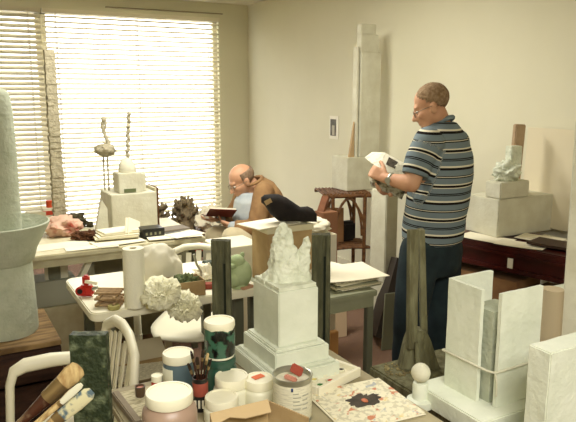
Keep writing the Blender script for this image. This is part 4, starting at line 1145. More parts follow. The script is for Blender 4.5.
def cut(me):
    for v in me.vertices:
        p_ = v.co
        n = noise.noise_vector(p_*38)*.007+noise.noise_vector(p_*90)*.004
        q_ = p_+n*1.0
        dd = (q_-V((cx, cy, q_.z))); k = 1.0
        q_.z = max(q_.z, zf+.0005)
        q_.x = min(max(q_.x, cx-w/2*.98), cx+w/2*.98); q_.y = min(max(q_.y, cy-d/2*.98), cy+d/2*.98)
        v.co = q_
fuse(b, 'figure_mass', PLAR, t, .0035, 2, fn=cut)
b = B().box((0, 0, .006), (w*.94, d*.94, .012)); bmesh.ops.subdivide_edges(b.bm, edges=b.bm.edges, cuts=8, use_grid_fill=True); b.noise(.003, 40, zmin=.004); b.obj('rough_base', PLAR, t, smooth=60)

# ================================================================ GREEN POSTS AND SLAB
def post(label, pxl, pxr, ytop, D, m, zbase=FZ, th=.03, tilt=0.0, groove=True):
    q = at((pxl+pxr)/2, ytop, D); w = (pxr-pxl)*q.length*0+ (pxr-pxl)*mpp(q); H = q.z-zbase
    b = B().box((0, 0, H/2), (w, th, H))
    bmesh.ops.subdivide_edges(b.bm, edges=b.bm.edges, cuts=10, use_grid_fill=True)
    b.noise(.0022, 22, off=pxl)
    t = thing('timber_post' if groove else 'timber_slab', label, 'post' if groove else 'slab', (q.x, q.y, zbase), -YAW)
    b.bm.normal_update(); 
    for v in b.bm.verts: v.co.z = max(v.co.z, 0)
    b.obj('post_body' if groove else 'slab_body', m, t, smooth=30)
    if groove:
        B().box((w*.22, -th/2-.001, H*.48), (.012, .004, H*.9)).noise(.001, 10).obj('dark_groove', mat('groove_dark', (26, 30, 18), .95), t)
        B().box((w*.36, -th/2-.004, H*.5), (w*.22, .010, H)).noise(.0015, 20).obj('edge_strip', m, t)
    return t
# posts stand behind the foreground table on a low trestle shelf attached to nothing: give them a real shelf
SH = .66
pA = at(220.5, 240, 2.22); pB = at(321.5, 235, 2.26)
sx0 = min(pA.x, pB.x)-.1; sx1 = max(pA.x, pB.x)+.06; sy0 = fy1+.012
post('mossy green weathered post behind the stacked green jars', 211.5, 230.5, 240, 2.20, GWOOD, zbase=0, th=.035)
post('mossy green weathered post right behind the plaster pedestal', 312, 330.5, 234, 2.31, GWOOD, zbase=0, th=.035)
# side stand for slab + brushes
sl = at(88.5, 333, 1.55); SZ_ = .75
table('side_stand', 'small dark stand under the green slab at the bottom left corner', 'stand', sl.x-.48, fx0-.02, sl.y-.36, sl.y+.045, SZ_, DWOOD, DWOOD, th=.03, leg=.035, inset=.03)
post('broad mottled dark green slab standing upright in the left foreground', 70.5, 107, 333, 1.55, mat('green_slate', (48, 58, 36), .6, (112, 122, 92), 42, bump=.8, bscale=70, fac=(.48, .72)), zbase=SZ_, th=.03, groove=False)
# brush jar below the frame
jb = at(-62, 508, 1.27)
jx, jy = jb.x, jb.y
t = thing('brush_jar', 'jar at the bottom left corner holding the large brushes', 'jar', (jx, jy, SZ_))
B().lathe([(.045, 0), (.05, .004), (.05, .09), (.046, .09), (.046, .012), (0, .01)], seg=28).obj('jar_body', STEEL, t)
def jbrush(tx, ty, D, label, rh, wb, tb, mb, mh, ferr, bl, off):
    tip = at(tx, ty, D); base = V((jx, jy, SZ_+.015))+HW(off, 0, 0)
    return brush('paint_brush', label, base, tip, rh, wb, tb, mb, mh, ferr, bl, 'large brushes at the lower left', facing=-hd(0, 1))
jbrush(80, 367, 1.36, 'large round brush with pale domed bristles before the green slab', .011, .040, .018, BRL, mat('dark_handle', (70, 40, 26), .3, (130, 110, 84), 20, fac=(.5, .62)), .05, .048, -.02)
jbrush(92, 391, 1.30, 'wide flat tool with a blue-stained pale head', .006, .030, .005, mat('stained_head', (206, 200, 160), .6, (88, 108, 116), 30, fac=(.46, .54)), BRL, .02, .085, .015)
jbrush(72, 390, 1.30, 'thin pale wooden stick between the two large brushes', .004, .008, .004, BRL, BRL, .01, .02, 0)
jbrush(82, 384, 1.29, 'narrow bone-coloured flat tool between the large brushes', .004, .014, .003, WJAR, BRL, .01, .06, .008)

# ================================================================ NEWSPAPERS, PALETTE, TRAY
NEWS = mat('newsprint', (196, 188, 156), .9, (150, 142, 114), 40, stretch=(1, 5, 1), fac=(.46, .6))
q = f0(150, 396)
sheet('newspaper', 'folded newspaper under the tiny brown pot at the left end of the table', 'newspaper', V((q.x+.05, q.y-.03, FZ+.0006)), .26, .17, 0, NEWS, .005)
q0, q1 = f0(110, 393, FZ+.012), f0(128, 417, FZ+.012)
dd = q1-q0; b = B().bar(V((0, 0, 0)), dd*1.25, .022, .022).bevel(.003)
tag(b.obj('wooden_strip', mat('grey_strip', (136, 124, 104), .8), None, loc=(q0.x+.012, q0.y-.015, FZ+.012)), 'grey wooden strip along the left end of the foreground table', 'strip')
# white palette tray
c = f0(316, 385.5, FZ+.03)
wx = .17; 
cl = onz(312, 389, FZ+.028); cr = onz(365, 372, FZ+.028)
t = thing('palette_tray', 'white paint palette tray with round wells of colour behind the newspaper', 'palette', (cl.x+.085, cl.y+.055, FZ+.001), .0)
Bq, Cq, Aq = onz(361, 368, FZ+.03), onz(312, 393, FZ+.03), onz(331, 361.5, FZ+.03)
u = (Bq-Cq).normalized(); v_ = V((-u.y, u.x, 0)); v_ = v_ if v_.dot(Aq-Bq) > 0 else -v_
D_ = max(.08, (Aq-Bq).dot(v_)); W = (Bq-Cq).length
W -= .035
cq = Bq-u*W/2+v_*D_/2
t.location = (cq.x, cq.y, FZ+.001); t.rotation_euler.z = math.atan2(u.y, u.x)
b = B().box((0, 0, .006), (W, D_, .012)); 
for s in (-1, 1): b.box((0, s*(D_/2-.006), .020), (W, .012, .022)).box((s*(W/2-.006), 0, .020), (.012, D_-.024, .022))
b.bevel(.002, 1).obj('tray_body', PAPER, t)
cols = [(64, 110, 60), (178, 60, 40), (236, 234, 220), (44, 34, 30), (92, 112, 140), (206, 190, 110)]
for i, (x, y) in enumerate(((-W*.3, -D_*.18), (-W*.08, -D_*.2), (W*.2, D_*.12), (W*.34, D_*.05), (W*.02, D_*.22), (-W*.22, D_*.2))):
    b = B().lathe([(0.010, 0), (.013, .003), (.013, .008), (.011, .008), (.010, .004), (0, .003)], c=(x, y, .012), seg=18); w_ = b.obj('paint_well', WJAR, t)
    b = B().ell((x, y, .0165), (.0095, .0095, .004)); b.noise(.001, 60); b.obj('paint_blob', mat('blob_%s' % ['green', 'red', 'white', 'black', 'blue', 'ochre'][i], cols[i], .3), w_)
# paint-spattered newspaper
na = f0(345, 378); 
NP = bpy.data.materials.new('spattered_print'); NP.use_nodes = True
nt = NP.node_tree; N = nt.nodes; Lk = nt.links; bs = N['Principled BSDF']; bs.inputs['Roughness'].default_value = .8
tc = N.new('ShaderNodeTexCoord')
def nz(scale, dist=0.0, off=(0, 0, 0)):
    mp = N.new('ShaderNodeMapping'); mp.inputs['Location'].default_value = off; Lk.new(tc.outputs['Object'], mp.inputs[0])
    n = N.new('ShaderNodeTexNoise'); n.inputs['Scale'].default_value = scale; n.inputs['Detail'].default_value = 5; n.inputs['Distortion'].default_value = dist
    Lk.new(mp.outputs[0], n.inputs['Vector']); return n.outputs['Fac']
def thr(s, a, b_):
    r = N.new('ShaderNodeMapRange'); r.inputs['From Min'].default_value = a; r.inputs['From Max'].default_value = b_; Lk.new(s, r.inputs[0]); return r.outputs[0]
def mixc(f, a, b_):
    m = N.new('ShaderNodeMix'); m.data_type = 'RGBA'; Lk.new(f, m.inputs['Factor'])
    (Lk.new(a, m.inputs[6]) if not isinstance(a, tuple) else setattr(m.inputs[6], 'default_value', lin(a)+(1,)))
    (Lk.new(b_, m.inputs[7]) if not isinstance(b_, tuple) else setattr(m.inputs[7], 'default_value', lin(b_)+(1,)))
    return m.outputs[2]
base = mixc(thr(nz(60), .5, .56), (232, 226, 198), (206, 200, 172))
base = mixc(thr(nz(26, .8, (3, 1, 0)), .59, .64), base, (200, 132, 96))
base = mixc(thr(nz(22, .8, (7, 5, 0)), .62, .69), base, (172, 176, 176))
base = mixc(thr(nz(30, .8, (1, 9, 0)), .64, .69), base, (222, 204, 146))
Lk.new(base, bs.inputs['Base Color'])
c0, c1, c2 = onz(378.5, 378.5, FZ+.006), onz(410, 402, FZ+.006), onz(313, 400, FZ+.006)
u = (c1-c0); u.z = 0; v_ = (c2-c0); v_.z = 0
u = u.normalized(); v_ = V((u.y, -u.x, 0)); v_ = v_ if v_.dot(c2-c0) > 0 else -v_
a = math.atan2(u.y, u.x)
Wn, Dn = .25, (c2-c0).dot(v_)
cn_ = c0+u*Wn/2+v_*Dn/2
b = B().box((0, 0, 0), (Wn, Dn, .006)); 
t = thing('spattered_newspaper', 'white newspaper spattered with paint at the bottom centre right', 'newspaper', (cn_.x, cn_.y, FZ+.006), a)
for i in range(3):
    B().box((.003*math.sin(i*2), .003*math.cos(i*3), -.0035+.0022*i), (Wn*(1-.005*i), Dn*(1-.004*i), .0018)).obj('page', NP if i == 2 else PAPER, t)
bs_ = B(); q = onz(363, 400, FZ+.008); R2 = .052
vs = []
for k in range(36):
    aa = 2*PI*k/36; rr = R2*(1+.55*noise.noise(V((math.cos(aa)*2, math.sin(aa)*2, 3)))+.35*noise.noise(V((math.cos(aa)*7, math.sin(aa)*7, 1))))
    vs.append((math.cos(aa)*rr*1.0, math.sin(aa)*rr*.70))
bs_.prism(vs, 0, .001)
lc = Matrix.Rotation(-a, 4, 'Z') @ (q-V(t.location))
bs_.obj('dark_stain', mat('dark_paint', (76, 66, 52), .6, (50, 42, 32), 30), t, loc=(lc.x, lc.y, .0013), rz=-a)
bs_ = B().ell((0, 0, 0), (.012, .009, .003)).noise(.002, 50); bs_.obj('red_smear', mat('smear_red', (190, 110, 76), .5), t, loc=(lc.x+.006, lc.y+.002, .003))

# ================================================================ GREY WORKBENCH (right) with the wooden tool
BZ2 = .72
by1 = bc.y; 
bx1_ = 1.93
t = thing('grey_workbench', 'rough grey timber workbench at lower right under the white open tower', 'bench', ((bc.x+bx1_)/2, by1-.5, 0))
W = bx1_-bc.x; D_ = 1.0
b = B().box((0, 0, BZ2-.035), (W, D_, .07)).bevel(.006); b.obj('bench_top', OWOOD, t)
for sx in (-1, 1):
    for sy in (-1, 1): B().box((sx*(W/2-.08), sy*(D_/2-.1), (BZ2-.07)/2), (.07, .07, BZ2-.07)).bevel(.005).obj('leg', OWOOD, t)
def g0(px, py, z=BZ2): return onz(px, py, z)
# wooden tool: wedge foot + two-strip handle
q = g0(419, 368); dT = q.x*SY+q.y*CY
t = thing('wooden_paddle', 'grey weathered wooden tool with a long handle and broad wedge foot standing on the workbench', 'tool', (q.x, q.y, BZ2+.001), -YAW)
m_ = mpp(V((q.x, q.y, 1.0)))
def loc2(px, py): 
    w_ = at(px, py, dT); return ((w_-V((q.x, q.y, 0))).dot(R_), w_.z-BZ2)
poly = [loc2(398, 366), loc2(440, 372), loc2(437, 362), loc2(430, 340), loc2(426, 330), loc2(409, 327), loc2(404, 342)]
poly = [(x, max(0, z)) for x, z in poly]; poly[0] = (poly[0][0], 0); poly[1] = (poly[1][0], 0)
b = B().prism(poly, -.026, .026, M=Matrix.Rotation(PI/2, 4, 'X')).bevel(.005)
bmesh.ops.subdivide_edges(b.bm, edges=b.bm.edges, cuts=2); b.noise(.0015, 25); b.obj('wedge_foot', OWOOD, t, smooth=30)
x0, z0 = loc2(410, 345); x1, z1 = loc2(412, 229)
B().bar((x0, -.030, z0), (x1, -.012, z1), .011*1.0+8*m_*0+9.5*m_-.011, .02).noise(.0015, 20).obj('handle_strip', OWOOD, t, smooth=30)
x0, z0 = loc2(424, 334); x1, z1 = loc2(421, 230)
B().bar((x0, .005, z0), (x1, .005, z1), 9*m_, .02).noise(.0015, 20).obj('handle_strip', OWOOD, t, smooth=30)
x0, z0 = loc2(415, 360); x1, z1 = loc2(414, 338)
B().bar((x0, -.036, z0), (x1, -.036, z1), 9*m_, .012).bevel(.003).noise(.001, 20).obj('cleat', OWOOD, t)
# crumbs of bark in front of the paddle (one stuff)
rnd = random.Random(2); b = B()
for i in range(60):
    qq = g0(rnd.uniform(385, 415), rnd.uniform(364, 376)); s_ = rnd.uniform(.003, .008)
    b.box((qq.x-q.x, qq.y-q.y, s_*.3), (s_*1.6, s_, s_*.6), rz=rnd.random()*3)
o = b.obj('crumbs', mat('crumb', (150, 138, 92), .9, (96, 84, 56), 60), None, loc=(q.x, q.y, BZ2+.0005), smooth=0); o['kind'] = 'stuff'; o['label'] = 'brownish crumbs scattered on the workbench by the wooden tool'; o['category'] = 'crumbs'
# open tower with slab
sb = BZ2+.001; sh = .055; zs_ = sb+sh
nc_ = onz(490, 408.5, zs_)
htw = zat(nc_, 294.5)-zs_
nt_ = nc_+V((0, 0, htw)); lw = solve(nt_, 'y', 450.5); rw = solve(nt_, 'x', 542)
t = thing('plaster_tower', 'white plaster box tower with open slots bound by a string band', 'model', (nc_.x, nc_.y, sb))
s0 = onz(490, 420, zs_)
ex = .05
B().box((rw/2-.015, lw/2, sh/2), (rw+2*ex+.03, lw+2*ex, sh)).bevel(.004).noise(.0008, 30).obj('base_slab', PLA, t)
def rbox(cc, dd, n, m=PLA, cuts=7, amp=.0016):
    b = B().box(cc, dd); bmesh.ops.subdivide_edges(b.bm, edges=b.bm.edges, cuts=cuts, use_grid_fill=True); b.noise(amp, 24, off=cc[0]*9); return b.obj(n, m, t, smooth=40)
tk = .012
gp_l = solve(nt_, 'y', 483.5); gp_r = solve(nt_, 'x', 501)
rbox((0, (gp_l+lw)/2, sh+htw/2), (tk, lw-gp_l, htw), 'left_wall')
bw = solve(V((nc_.x, nc_.y+lw, zs_+htw)), 'x', 492)
rbox((bw/2, lw, sh+htw/2), (bw, tk, htw), 'back_wall')
rbox(((gp_r+rw)/2, 0, sh+htw/2), (rw-gp_r, tk, htw), 'front_wall')
ci = gp_l*.9; hcore = zat(nc_+V((gp_r*.8, gp_l, 0)), 311)-zs_
core_w, core_d = rw*.55, lw*.50
rbox((tk+core_w/2+.010, tk+core_d/2+.014, sh+hcore/2), (core_w, core_d, hcore), 'inner_core', PLAG)  # same white plaster, the darkness of the recess put into its colour
# string band
zbd = zat(nc_, 372)-sb; b = B(); o_ = tk/2+.003
loop = [V((-o_, lw+o_, zbd-.002)), V((-o_, gp_l, zbd)), V((-o_*.2, gp_l*.4, zbd-.003)), V((gp_r*.5, -o_*.3, zbd-.004)), V((gp_r, -o_, zbd)), V((rw+o_, -o_, zbd+.003)), V((rw+o_, lw*.5, zbd)), V((bw, lw+o_, zbd))]
b.tube(loop, .0035, 6, closed=True).obj('string_band', PLAW, t, smooth=60)
b = B().tube([V((gp_r*.5, -o_*.4, zbd-.004)), V((gp_r*.55, -o_*.9-.004, zbd-.03)), V((gp_r*.5, -o_-.004, zbd-.07))], .0028, 6).obj('string_end', PLAW, t, smooth=60)
# right-hand block
cR = onz(528.5, 432, BZ2+.002)
cR = at(551, 354, 1.50); Hk = cR.z-BZ2
cz = V((cR.x, cR.y, BZ2+.001)); dk = min(solve(cR, 'y', 528.5), nc_.y-ex-.006-cR.y)
cbox('plaster_block', 'solid white plaster block at the lower right corner', 'block', cz, .20, dk, Hk, PLA, cuts=6, amp=.0016)
# white lump on the bench between the tower and block
q = nc_+V((rw+.11, lw*.6, 0)); rock('plaster_lump', 'small white plaster lump peeping behind the open tower', 'lump', (q.x+.0, q.y+.03, BZ2), (.04, .035, .13), PLAR, amp=.3, sc=3, seed=5)
# pale upright roll behind
q = at(549, 345, 2.35); zt3 = at(549, 289, 2.35).z
b = B().lathe([(.045, 0), (.05, .01), (.045, zt3*.5), (.04, zt3)], seg=24).noise(.003, 10)
tag(b.obj('pale_roll', mat('tan_roll', (186, 170, 138), .8), None, loc=(q.x, q.y, 0)), 'tall pale roll standing on the floor behind the right-hand block', 'roll')
c = at(564, 292, 2.42); b = B().box((.12, .04, c.z/2), (.24, .08, c.z)).bevel(.005)
tag(b.obj('tall_plinth', PLA, None, loc=(c.x, c.y, 0)), 'white plinth cut by the right edge behind the right-hand block', 'plinth')
# ball finial
q = g0(419.5, 406); m_ = mpp(V((q.x, q.y, .8)))
t = thing('ball_finial', 'small plaster ball on a round column before the wooden tool', 'finial', (q.x, q.y, BZ2+.001))
z1 = zat(q, 384)-BZ2; z2 = zat(q, 373)-BZ2
B().lathe([(13*m_, 0), (13.5*m_, .004), (13*m_, .022), (8*m_, .026)], seg=32).obj('foot_disc', PLA, t)
B().lathe([(7.6*m_, .02), (7.6*m_, z1-.004), (7*m_, z1+.004), (0, z1+.006)], seg=24).obj('stem', PLA, t)
B().ell((0, 0, z2), (9.6*m_, 9.6*m_, 9.8*m_)).noise(.0012, 40).obj('ball', PLAW, t, smooth=60)
# ================================================================ PEOPLE
SKIN = mat('skin', (202, 156, 122), .6, (190, 140, 106), 12, spec=.35)
SKINP = mat('pale_skin', (208, 162, 128), .55, (196, 146, 112), 12, spec=.4)
GLM = mat('glasses_metal', (120, 110, 90), .3, metal=.6)
def frame(fwd, up):
    y = V(fwd).normalized(); x = y.cross(V(up)).normalized(); z = x.cross(y)
    return Matrix((x, y, z)).transposed()          # columns: right, forward, up
def head(b, c, Rm, s=1.0):
    """c = centre of the head (eye level), Rm columns right/forward/up; total height .235*s"""
    def P(x, y, z): return V(c)+Rm @ V((x*s, y*s, z*s))
    b.ell(P(0, -.012, .040), (.076*s, .094*s, .082*s), M=Rm, u=24, v=16)      # cranium
    b.ell(P(0, .022, -.020), (.064*s, .070*s, .075*s), M=Rm, u=24, v=16)      # face
    b.ell(P(0, .046, -.078), (.044*s, .040*s, .036*s), M=Rm, u=20, v=12)      # jaw / chin
    b.ell(P(0, .072, -.092), (.020*s, .018*s, .018*s), M=Rm)
    b.ell(P(0, .072, .026), (.050*s, .022*s, .018*s), M=Rm)                   # brow
    for k in (-1, 1):
        b.ell(P(k*.040, .060, -.022), (.022*s, .026*s, .022*s), M=Rm)         # cheeks
        b.ell(P(k*.077, -.010, -.008), (.009*s, .020*s, .032*s), M=Rm)        # ear
        b.ell(P(k*.083, -.016, .004), (.006*s, .016*s, .020*s), M=Rm)
    b.chain([(P(0, .088, .010), .009*s), (P(0, .104, -.016), .011*s), (P(0, .112, -.030), .014*s)], 12)
    for k in (-1, 1): b.ell(P(k*.013, .098, -.033), (.010*s, .011*s, .009*s), M=Rm)
    b.ell(P(0, .086, -.058), (.026*s, .013*s, .007*s), M=Rm); b.ell(P(0, .085, -.069), (.022*s, .013*s, .008*s), M=Rm)
    return P
def eyes(P, Rm, root, s=1.0):
    rl = V(root.location)
    for k in (-1, 1):
        B().ell(P(k*.030, .079, .003)-rl, (.0125*s, .010*s, .007*s), M=Rm).obj('eye', mat('eye_white', (214, 206, 190), .3), root, smooth=60)
        B().ell(P(k*.030, .087, .002)-rl, (.0055*s, .004*s, .0055*s), M=Rm).obj('iris', mat('eye_dark', (44, 34, 28), .3), root, smooth=60)
def glasses(P, Rm, root, s=1.0):
    rl = V(root.location); b = B()
    for k in (-1, 1):
        pts = [P(k*.033+.024*math.cos(a), .100, -.004+.018*math.sin(a))-rl for a in [2*PI*i/16 for i in range(16)]]
        b.tube(pts, .0016*s, 6, closed=True)
        b.tube([P(k*.057, .098, .004)-rl, P(k*.082, .04, .006)-rl, P(k*.086, -.015, .006)-rl, P(k*.082, -.03, -.010)-rl], .0018*s, 6)
    b.tube([P(-.010, .101, .0)-rl, P(0, .106, .004)-rl, P(.010, .101, .0)-rl], .0016*s, 6)
    b.obj('glasses', GLM, root, smooth=60)
def hand(b, wrist, fwd, palm_n, s=1.0, curl=.5, side=1, spread=.08):
    """five-fingered hand; palm faces palm_n, side=+1 puts the thumb at +x of (fwd x n)"""
    f = V(fwd).normalized(); n = (V(palm_n)-f*V(palm_n).dot(f)).normalized(); x = f.cross(n)*side
    w = V(wrist)
    b.caps(w-f*.02*s, .026*s, w+f*.012*s, .025*s)
    for k in (-1.1, -.35, .35, 1.1):
        b.caps(w+x*k*.014*s+f*.012*s, .015*s, w+f*.080*s+x*k*.024*s, .0125*s, 10)
    for i, k in enumerate((1.15, .4, -.38, -1.1)):
        L = (.072, .080, .075, .058)[i]*s; p = w+f*.084*s+x*k*.024*s; d = (f+x*k*spread).normalized(); r = (.0092, .0095, .009, .008)[i]*s
        for j, fr in enumerate((.45, .32, .23)):
            a = curl*(.75 if j == 0 else 1.0)
            d = (d*math.cos(a)+n*math.sin(a)).normalized(); nn = (n - d*n.dot(d))
            q = p+d*L*fr; b.caps(p, r, q, r*.92, 10); p = q; r *= .92
            n_loc = nn.normalized() if nn.length > 1e-3 else n
    p = w+f*.022*s+x*.026*s; d = (f*.72+x*.62+n*.30).normalized()
    b.caps(w+f*.01*s+x*.012*s, .016*s, p, .0145*s, 10)
    for L, a in ((.042, .0), (.032, .35), (.026, .35)):
        d = (d*math.cos(a)+(n*.6+f*.6-x*.3).normalized()*math.sin(a)).normalized(); q = p+d*L*s; b.caps(p, .0125*s, q, .0110*s, 10); p = q
def rings(spec):
    out = []
    for c, s_ax, f_ax, rs, rf in spec: out.append((c, s_ax, f_ax, rs, rf))
    return out

# ---------------------------------------------------------------- standing man (faces left and slightly away)
DM = 3.38
foot = onz(425, 395, 0)
cM = HW((433-288)*mpp(at(433, 235, DM)), DM, 0)
man = thing('person', 'standing man in a blue striped polo shirt and dark trousers, reading a booklet', 'person', (cM.x, cM.y, 0))
fT = hd(-.80, .60); sL = V((-fT.y, fT.x, 0))         # his left
if sL.dot(hd(0, -1)) < 0: sL = -sL
def mp_(px, py, d=0.0): return at(px, py, DM+d)
fH = hd(-.97, .22); 
Rm = frame(fH+V((0, 0, -.42)), V((0, 0, 1)))
hc = mp_(431.5, 107, -.02)
b = B()
P = head(b, hc, Rm, .93)
nk0 = mp_(441, 128, .0)
b.chain([(nk0-V((0, 0, .05)), .066), (mp_(439, 121), .057), (P(0, -.016, -.05), .050)], 16)
# torso inside shirt
TR = [(441, 131, .085, .065), (440, 137, .15, .085), (440, 147, .185, .10), (441, 165, .185, .115), (438, 190, .17, .125), (435, 215, .17, .135), (432, 240, .165, .125), (431, 252, .15, .11)]
b.loft([(mp_(x, y), sL, fT, a, c) for x, y, a, c in TR], 24)
shL = mp_(425, 142, -.15); elL = mp_(411.5, 184, -.20); wrL = mp_(386, 178.5, -.11)
shR = mp_(452, 142, .15); elR = mp_(436, 186, .24); wrR = mp_(391, 189, .06)
b.chain([(shL, .052), (elL, .042), (elL.lerp(wrL, .25), .043), (wrL, .027)], 14)
b.chain([(shR, .052), (elR, .042), (wrR, .027)], 14)
hand(b, wrL, (mp_(374, 172, -.07)-wrL), V((0, 0, -.15))+hd(.0, .9), .92, .95, side=-1)
hand(b, wrR, (mp_(379, 190, .0)-wrR), V((0, 0, 1))+hd(0, -.2), 1.0, .5, side=-1)
hipL = mp_(421, 246, -.08); knL = mp_(410, 318, -.12); anL = mp_(405, 384, -.06); anL.z = .09
hipR = mp_(443, 246, .07); knR = mp_(440, 318, .04); anR = mp_(440, 384, .10); anR.z = .09
for h_, k_, a_ in ((hipL, knL, anL), (hipR, knR, anR)):
    b.chain([(h_, .09), (h_.lerp(k_, .5), .075), (k_, .058), (k_.lerp(a_, .35), .055), (a_, .036)], 14)
    b.chain([(a_, .036), (a_+fT*.06+V((0, 0, -.045)), .035), (a_+fT*.14+V((0, 0, -.06)), .027)], 12)
fuse(b, 'body', SKIN, man, .0065, 3)
eyes(P, Rm, man, .93); glasses(P, Rm, man, .93)
# hair
b = B(); b.ell(P(0, -.020, .044), (.0765, .0875, .0785), M=Rm, u=32, v=24)
def haircut(o, P, Rm, c, front, low, neck):
    bm = bmesh.new(); bm.from_mesh(o.data); inv = Rm.transposed()
    rl = V(man.location)
    rem = []
    for f in bm.faces:
        q = inv @ (f.calc_center_median()+V(o.parent.location)-V(c))
        lo = low+ (0.0 if q.y < 0 else .0)
        line = -.055+ (q.y+.10)*.85 if q.y < .0 else .028+q.y*.9
        if q.z < line or q.y > front: rem.append(f)
    bmesh.ops.delete(bm, geom=rem, context='FACES'); bm.to_mesh(o.data); bm.free()
HAIR = mat('grey_brown_hair', (124, 98, 70), .9, (158, 134, 104), 60, bump=.6, bscale=120)
b.xf(Matrix.Translation(-V(man.location))); b.noise(.0015, 50)
o = b.obj('hair', HAIR, man, smooth=60); haircut(o, P, Rm, hc, .062, 0, 0)
s_ = o.modifiers.new('s', 'SOLIDIFY'); s_.thickness = .006; s_.offset = -1
# shirt
SHN = bpy.data.materials.new('striped_shirt'); SHN.use_nodes = True
nt = SHN.node_tree; N = nt.nodes; Lk = nt.links; bs = N['Principled BSDF']; bs.inputs['Roughness'].default_value = .9; bs.inputs['Specular IOR Level'].default_value = .15
at_ = N.new('ShaderNodeAttribute'); at_.attribute_name = 'stripe'
r = N.new('ShaderNodeValToRGB'); r.color_ramp.interpolation = 'CONSTANT'
bl, wh, bk_ = (116, 130, 134), (222, 216, 192), (28, 24, 22)
stops = [(0, bl), (.10, wh), (.135, bk_), (.20, wh), (.225, bl), (.37, bk_), (.40, bl), (.415, bk_), (.445, bl), (.58, wh), (.63, bk_), (.70, bl), (.86, bk_), (.885, wh), (.905, bk_), (.935, bl)]
e = r.color_ramp.elements
while len(e) > 1: e.remove(e[0])
e[0].position = 0; e[0].color = lin(bl)+(1,)
for p_, c_ in stops[1:]:
    x = e.new(p_); x.color = lin(c_)+(1,)
frn = N.new('ShaderNodeMath'); frn.operation = 'FRACT'
Lk.new(at_.outputs['Fac'], frn.inputs[0]); Lk.new(frn.outputs[0], r.inputs[0]); Lk.new(r.outputs[0], bs.inputs['Base Color'])
n = N.new('ShaderNodeTexNoise'); n.inputs['Scale'].default_value = 9; tc = N.new('ShaderNodeTexCoord'); Lk.new(tc.outputs['Object'], n.inputs[0])
bp = N.new('ShaderNodeBump'); bp.inputs['Strength'].default_value = .35; bp.inputs['Distance'].default_value = .02; Lk.new(n.outputs[0], bp.inputs['Height']); Lk.new(bp.outputs[0], bs.inputs['Normal'])
b = B()
SR = [(443, 121.5, .070, .066), (443, 125.5, .110, .080), (442, 131, .170, .095), (442, 140, .212, .118), (443.5, 156, .222, .140), (442, 176, .214, .150), (438.5, 196, .204, .157), (435, 214, .194, .157), (433.5, 228, .190, .158), (432.5, 239, .188, .155), (432.5, 241, .175, .14)]
b.loft([(mp_(x, y), sL, fT, a, c) for x, y, a, c in SR], 32)
slL = shL.lerp(elL, .74); slR = shR.lerp(elR, .74)
b.chain([(shL+fT*-.02, .078), (shL.lerp(elL, .4), .072), (slL, .066)], 18)
b.chain([(shR+fT*-.02, .078), (shR.lerp(elR, .4), .072), (slR, .066)], 18)
# open the sleeve end: cut by keeping the plane
def stripe(me):
    a = me.attributes.new('stripe', 'FLOAT', 'POINT')
    axL = (elL-shL).normalized(); PER = .175
    for i, v in enumerate(me.vertices):
        p_ = v.co
        dl = (p_-shL).dot(axL); rad = (p_-shL-axL*dl).length
        zc_ = (p_.z-.9)
        side = (p_-mp_(438, 160)).dot(sL)
        if side > .135 and dl > .02 and rad < .105 and dl < .4: val = (1.9-dl*1.0)/PER+.33
        else:
            # gently sagging hoops
            val = (p_.z+.05*(p_-mp_(438, 160)).dot(fT)*-1)/PER
        a.data[i].value = -val+40
    
def hemcut(me):
    # flatten the rounded sleeve ends and the hem
    for sh_, el_, sl_ in ((shL, elL, slL), (shR, elR, slR)):
        ax = (el_-sh_).normalized(); L = (sl_-sh_).length+.012
        for v in me.vertices:
            d = v.co-sh_; t_ = d.dot(ax)
            if t_ > L and (d-ax*t_).length < .09: v.co -= ax*(t_-L)
    for v in me.vertices:
        v.co += noise.noise_vector(v.co*9)*.005
    stripe(me)
fuse(b, 'shirt', SHN, man, .009, 4, fn=hemcut)
# collar
b = B(); cpt = mp_(442, 122)
pts = [cpt+sL*(.060*math.cos(a))+fT*(.056*math.sin(a)+.004)+V((0, 0, -.004-.030*math.sin(a))) for a in [PI*.5+2*PI*k/20 for k in range(20)]]
b.tube([p_-V(man.location) for p_ in pts], .013, 8, closed=True).obj('collar', mat('shirt_blue', bl, .9), man, smooth=60)
# trousers
NAVY = mat('navy_trousers', (26, 36, 40), .9, (36, 50, 52), 10, bump=.4, bscale=14)
b = B()
b.loft([(mp_(432.5, y), sL, fT, a, c) for y, a, c in ((233, .165, .130), (240, .178, .142), (252, .182, .150), (262, .176, .145), (272, .15, .12))], 28)
for h_, k_, a_ in ((hipL, knL, anL), (hipR, knR, anR)):
    b.chain([(h_+V((0, 0, -.02)), .110), (h_.lerp(k_, .5), .102), (k_, .088), (k_.lerp(a_, .5), .082), (a_+V((0, 0, .03)), .075)], 18)
def wr(me):
    for v in me.vertices: v.co += noise.noise_vector(v.co*8)*.006; v.co.z = max(v.co.z, .035)
fuse(b, 'trousers', NAVY, man, .010, 5, fn=wr)
for a_ in (anL, anR):
    b = B(); q0 = V((a_.x, a_.y, 0))-V((cM.x, cM.y, 0))
    b.ell(q0+fT*.05+V((0, 0, .045)), (.05, .05, .045)).caps(q0-fT*.03+V((0, 0, .045)), .042, q0+fT*.16+V((0, 0, .038)), .036)
    b.box(q0+fT*.06+V((0, 0, .012)), (.085, .28, .024), rz=math.atan2(fT.y, fT.x)-PI/2)
    for v in b.bm.verts: v.co.z = max(v.co.z, 0)
    b.obj('shoe', mat('brown_shoe', (54, 38, 28), .5), man, smooth=50)
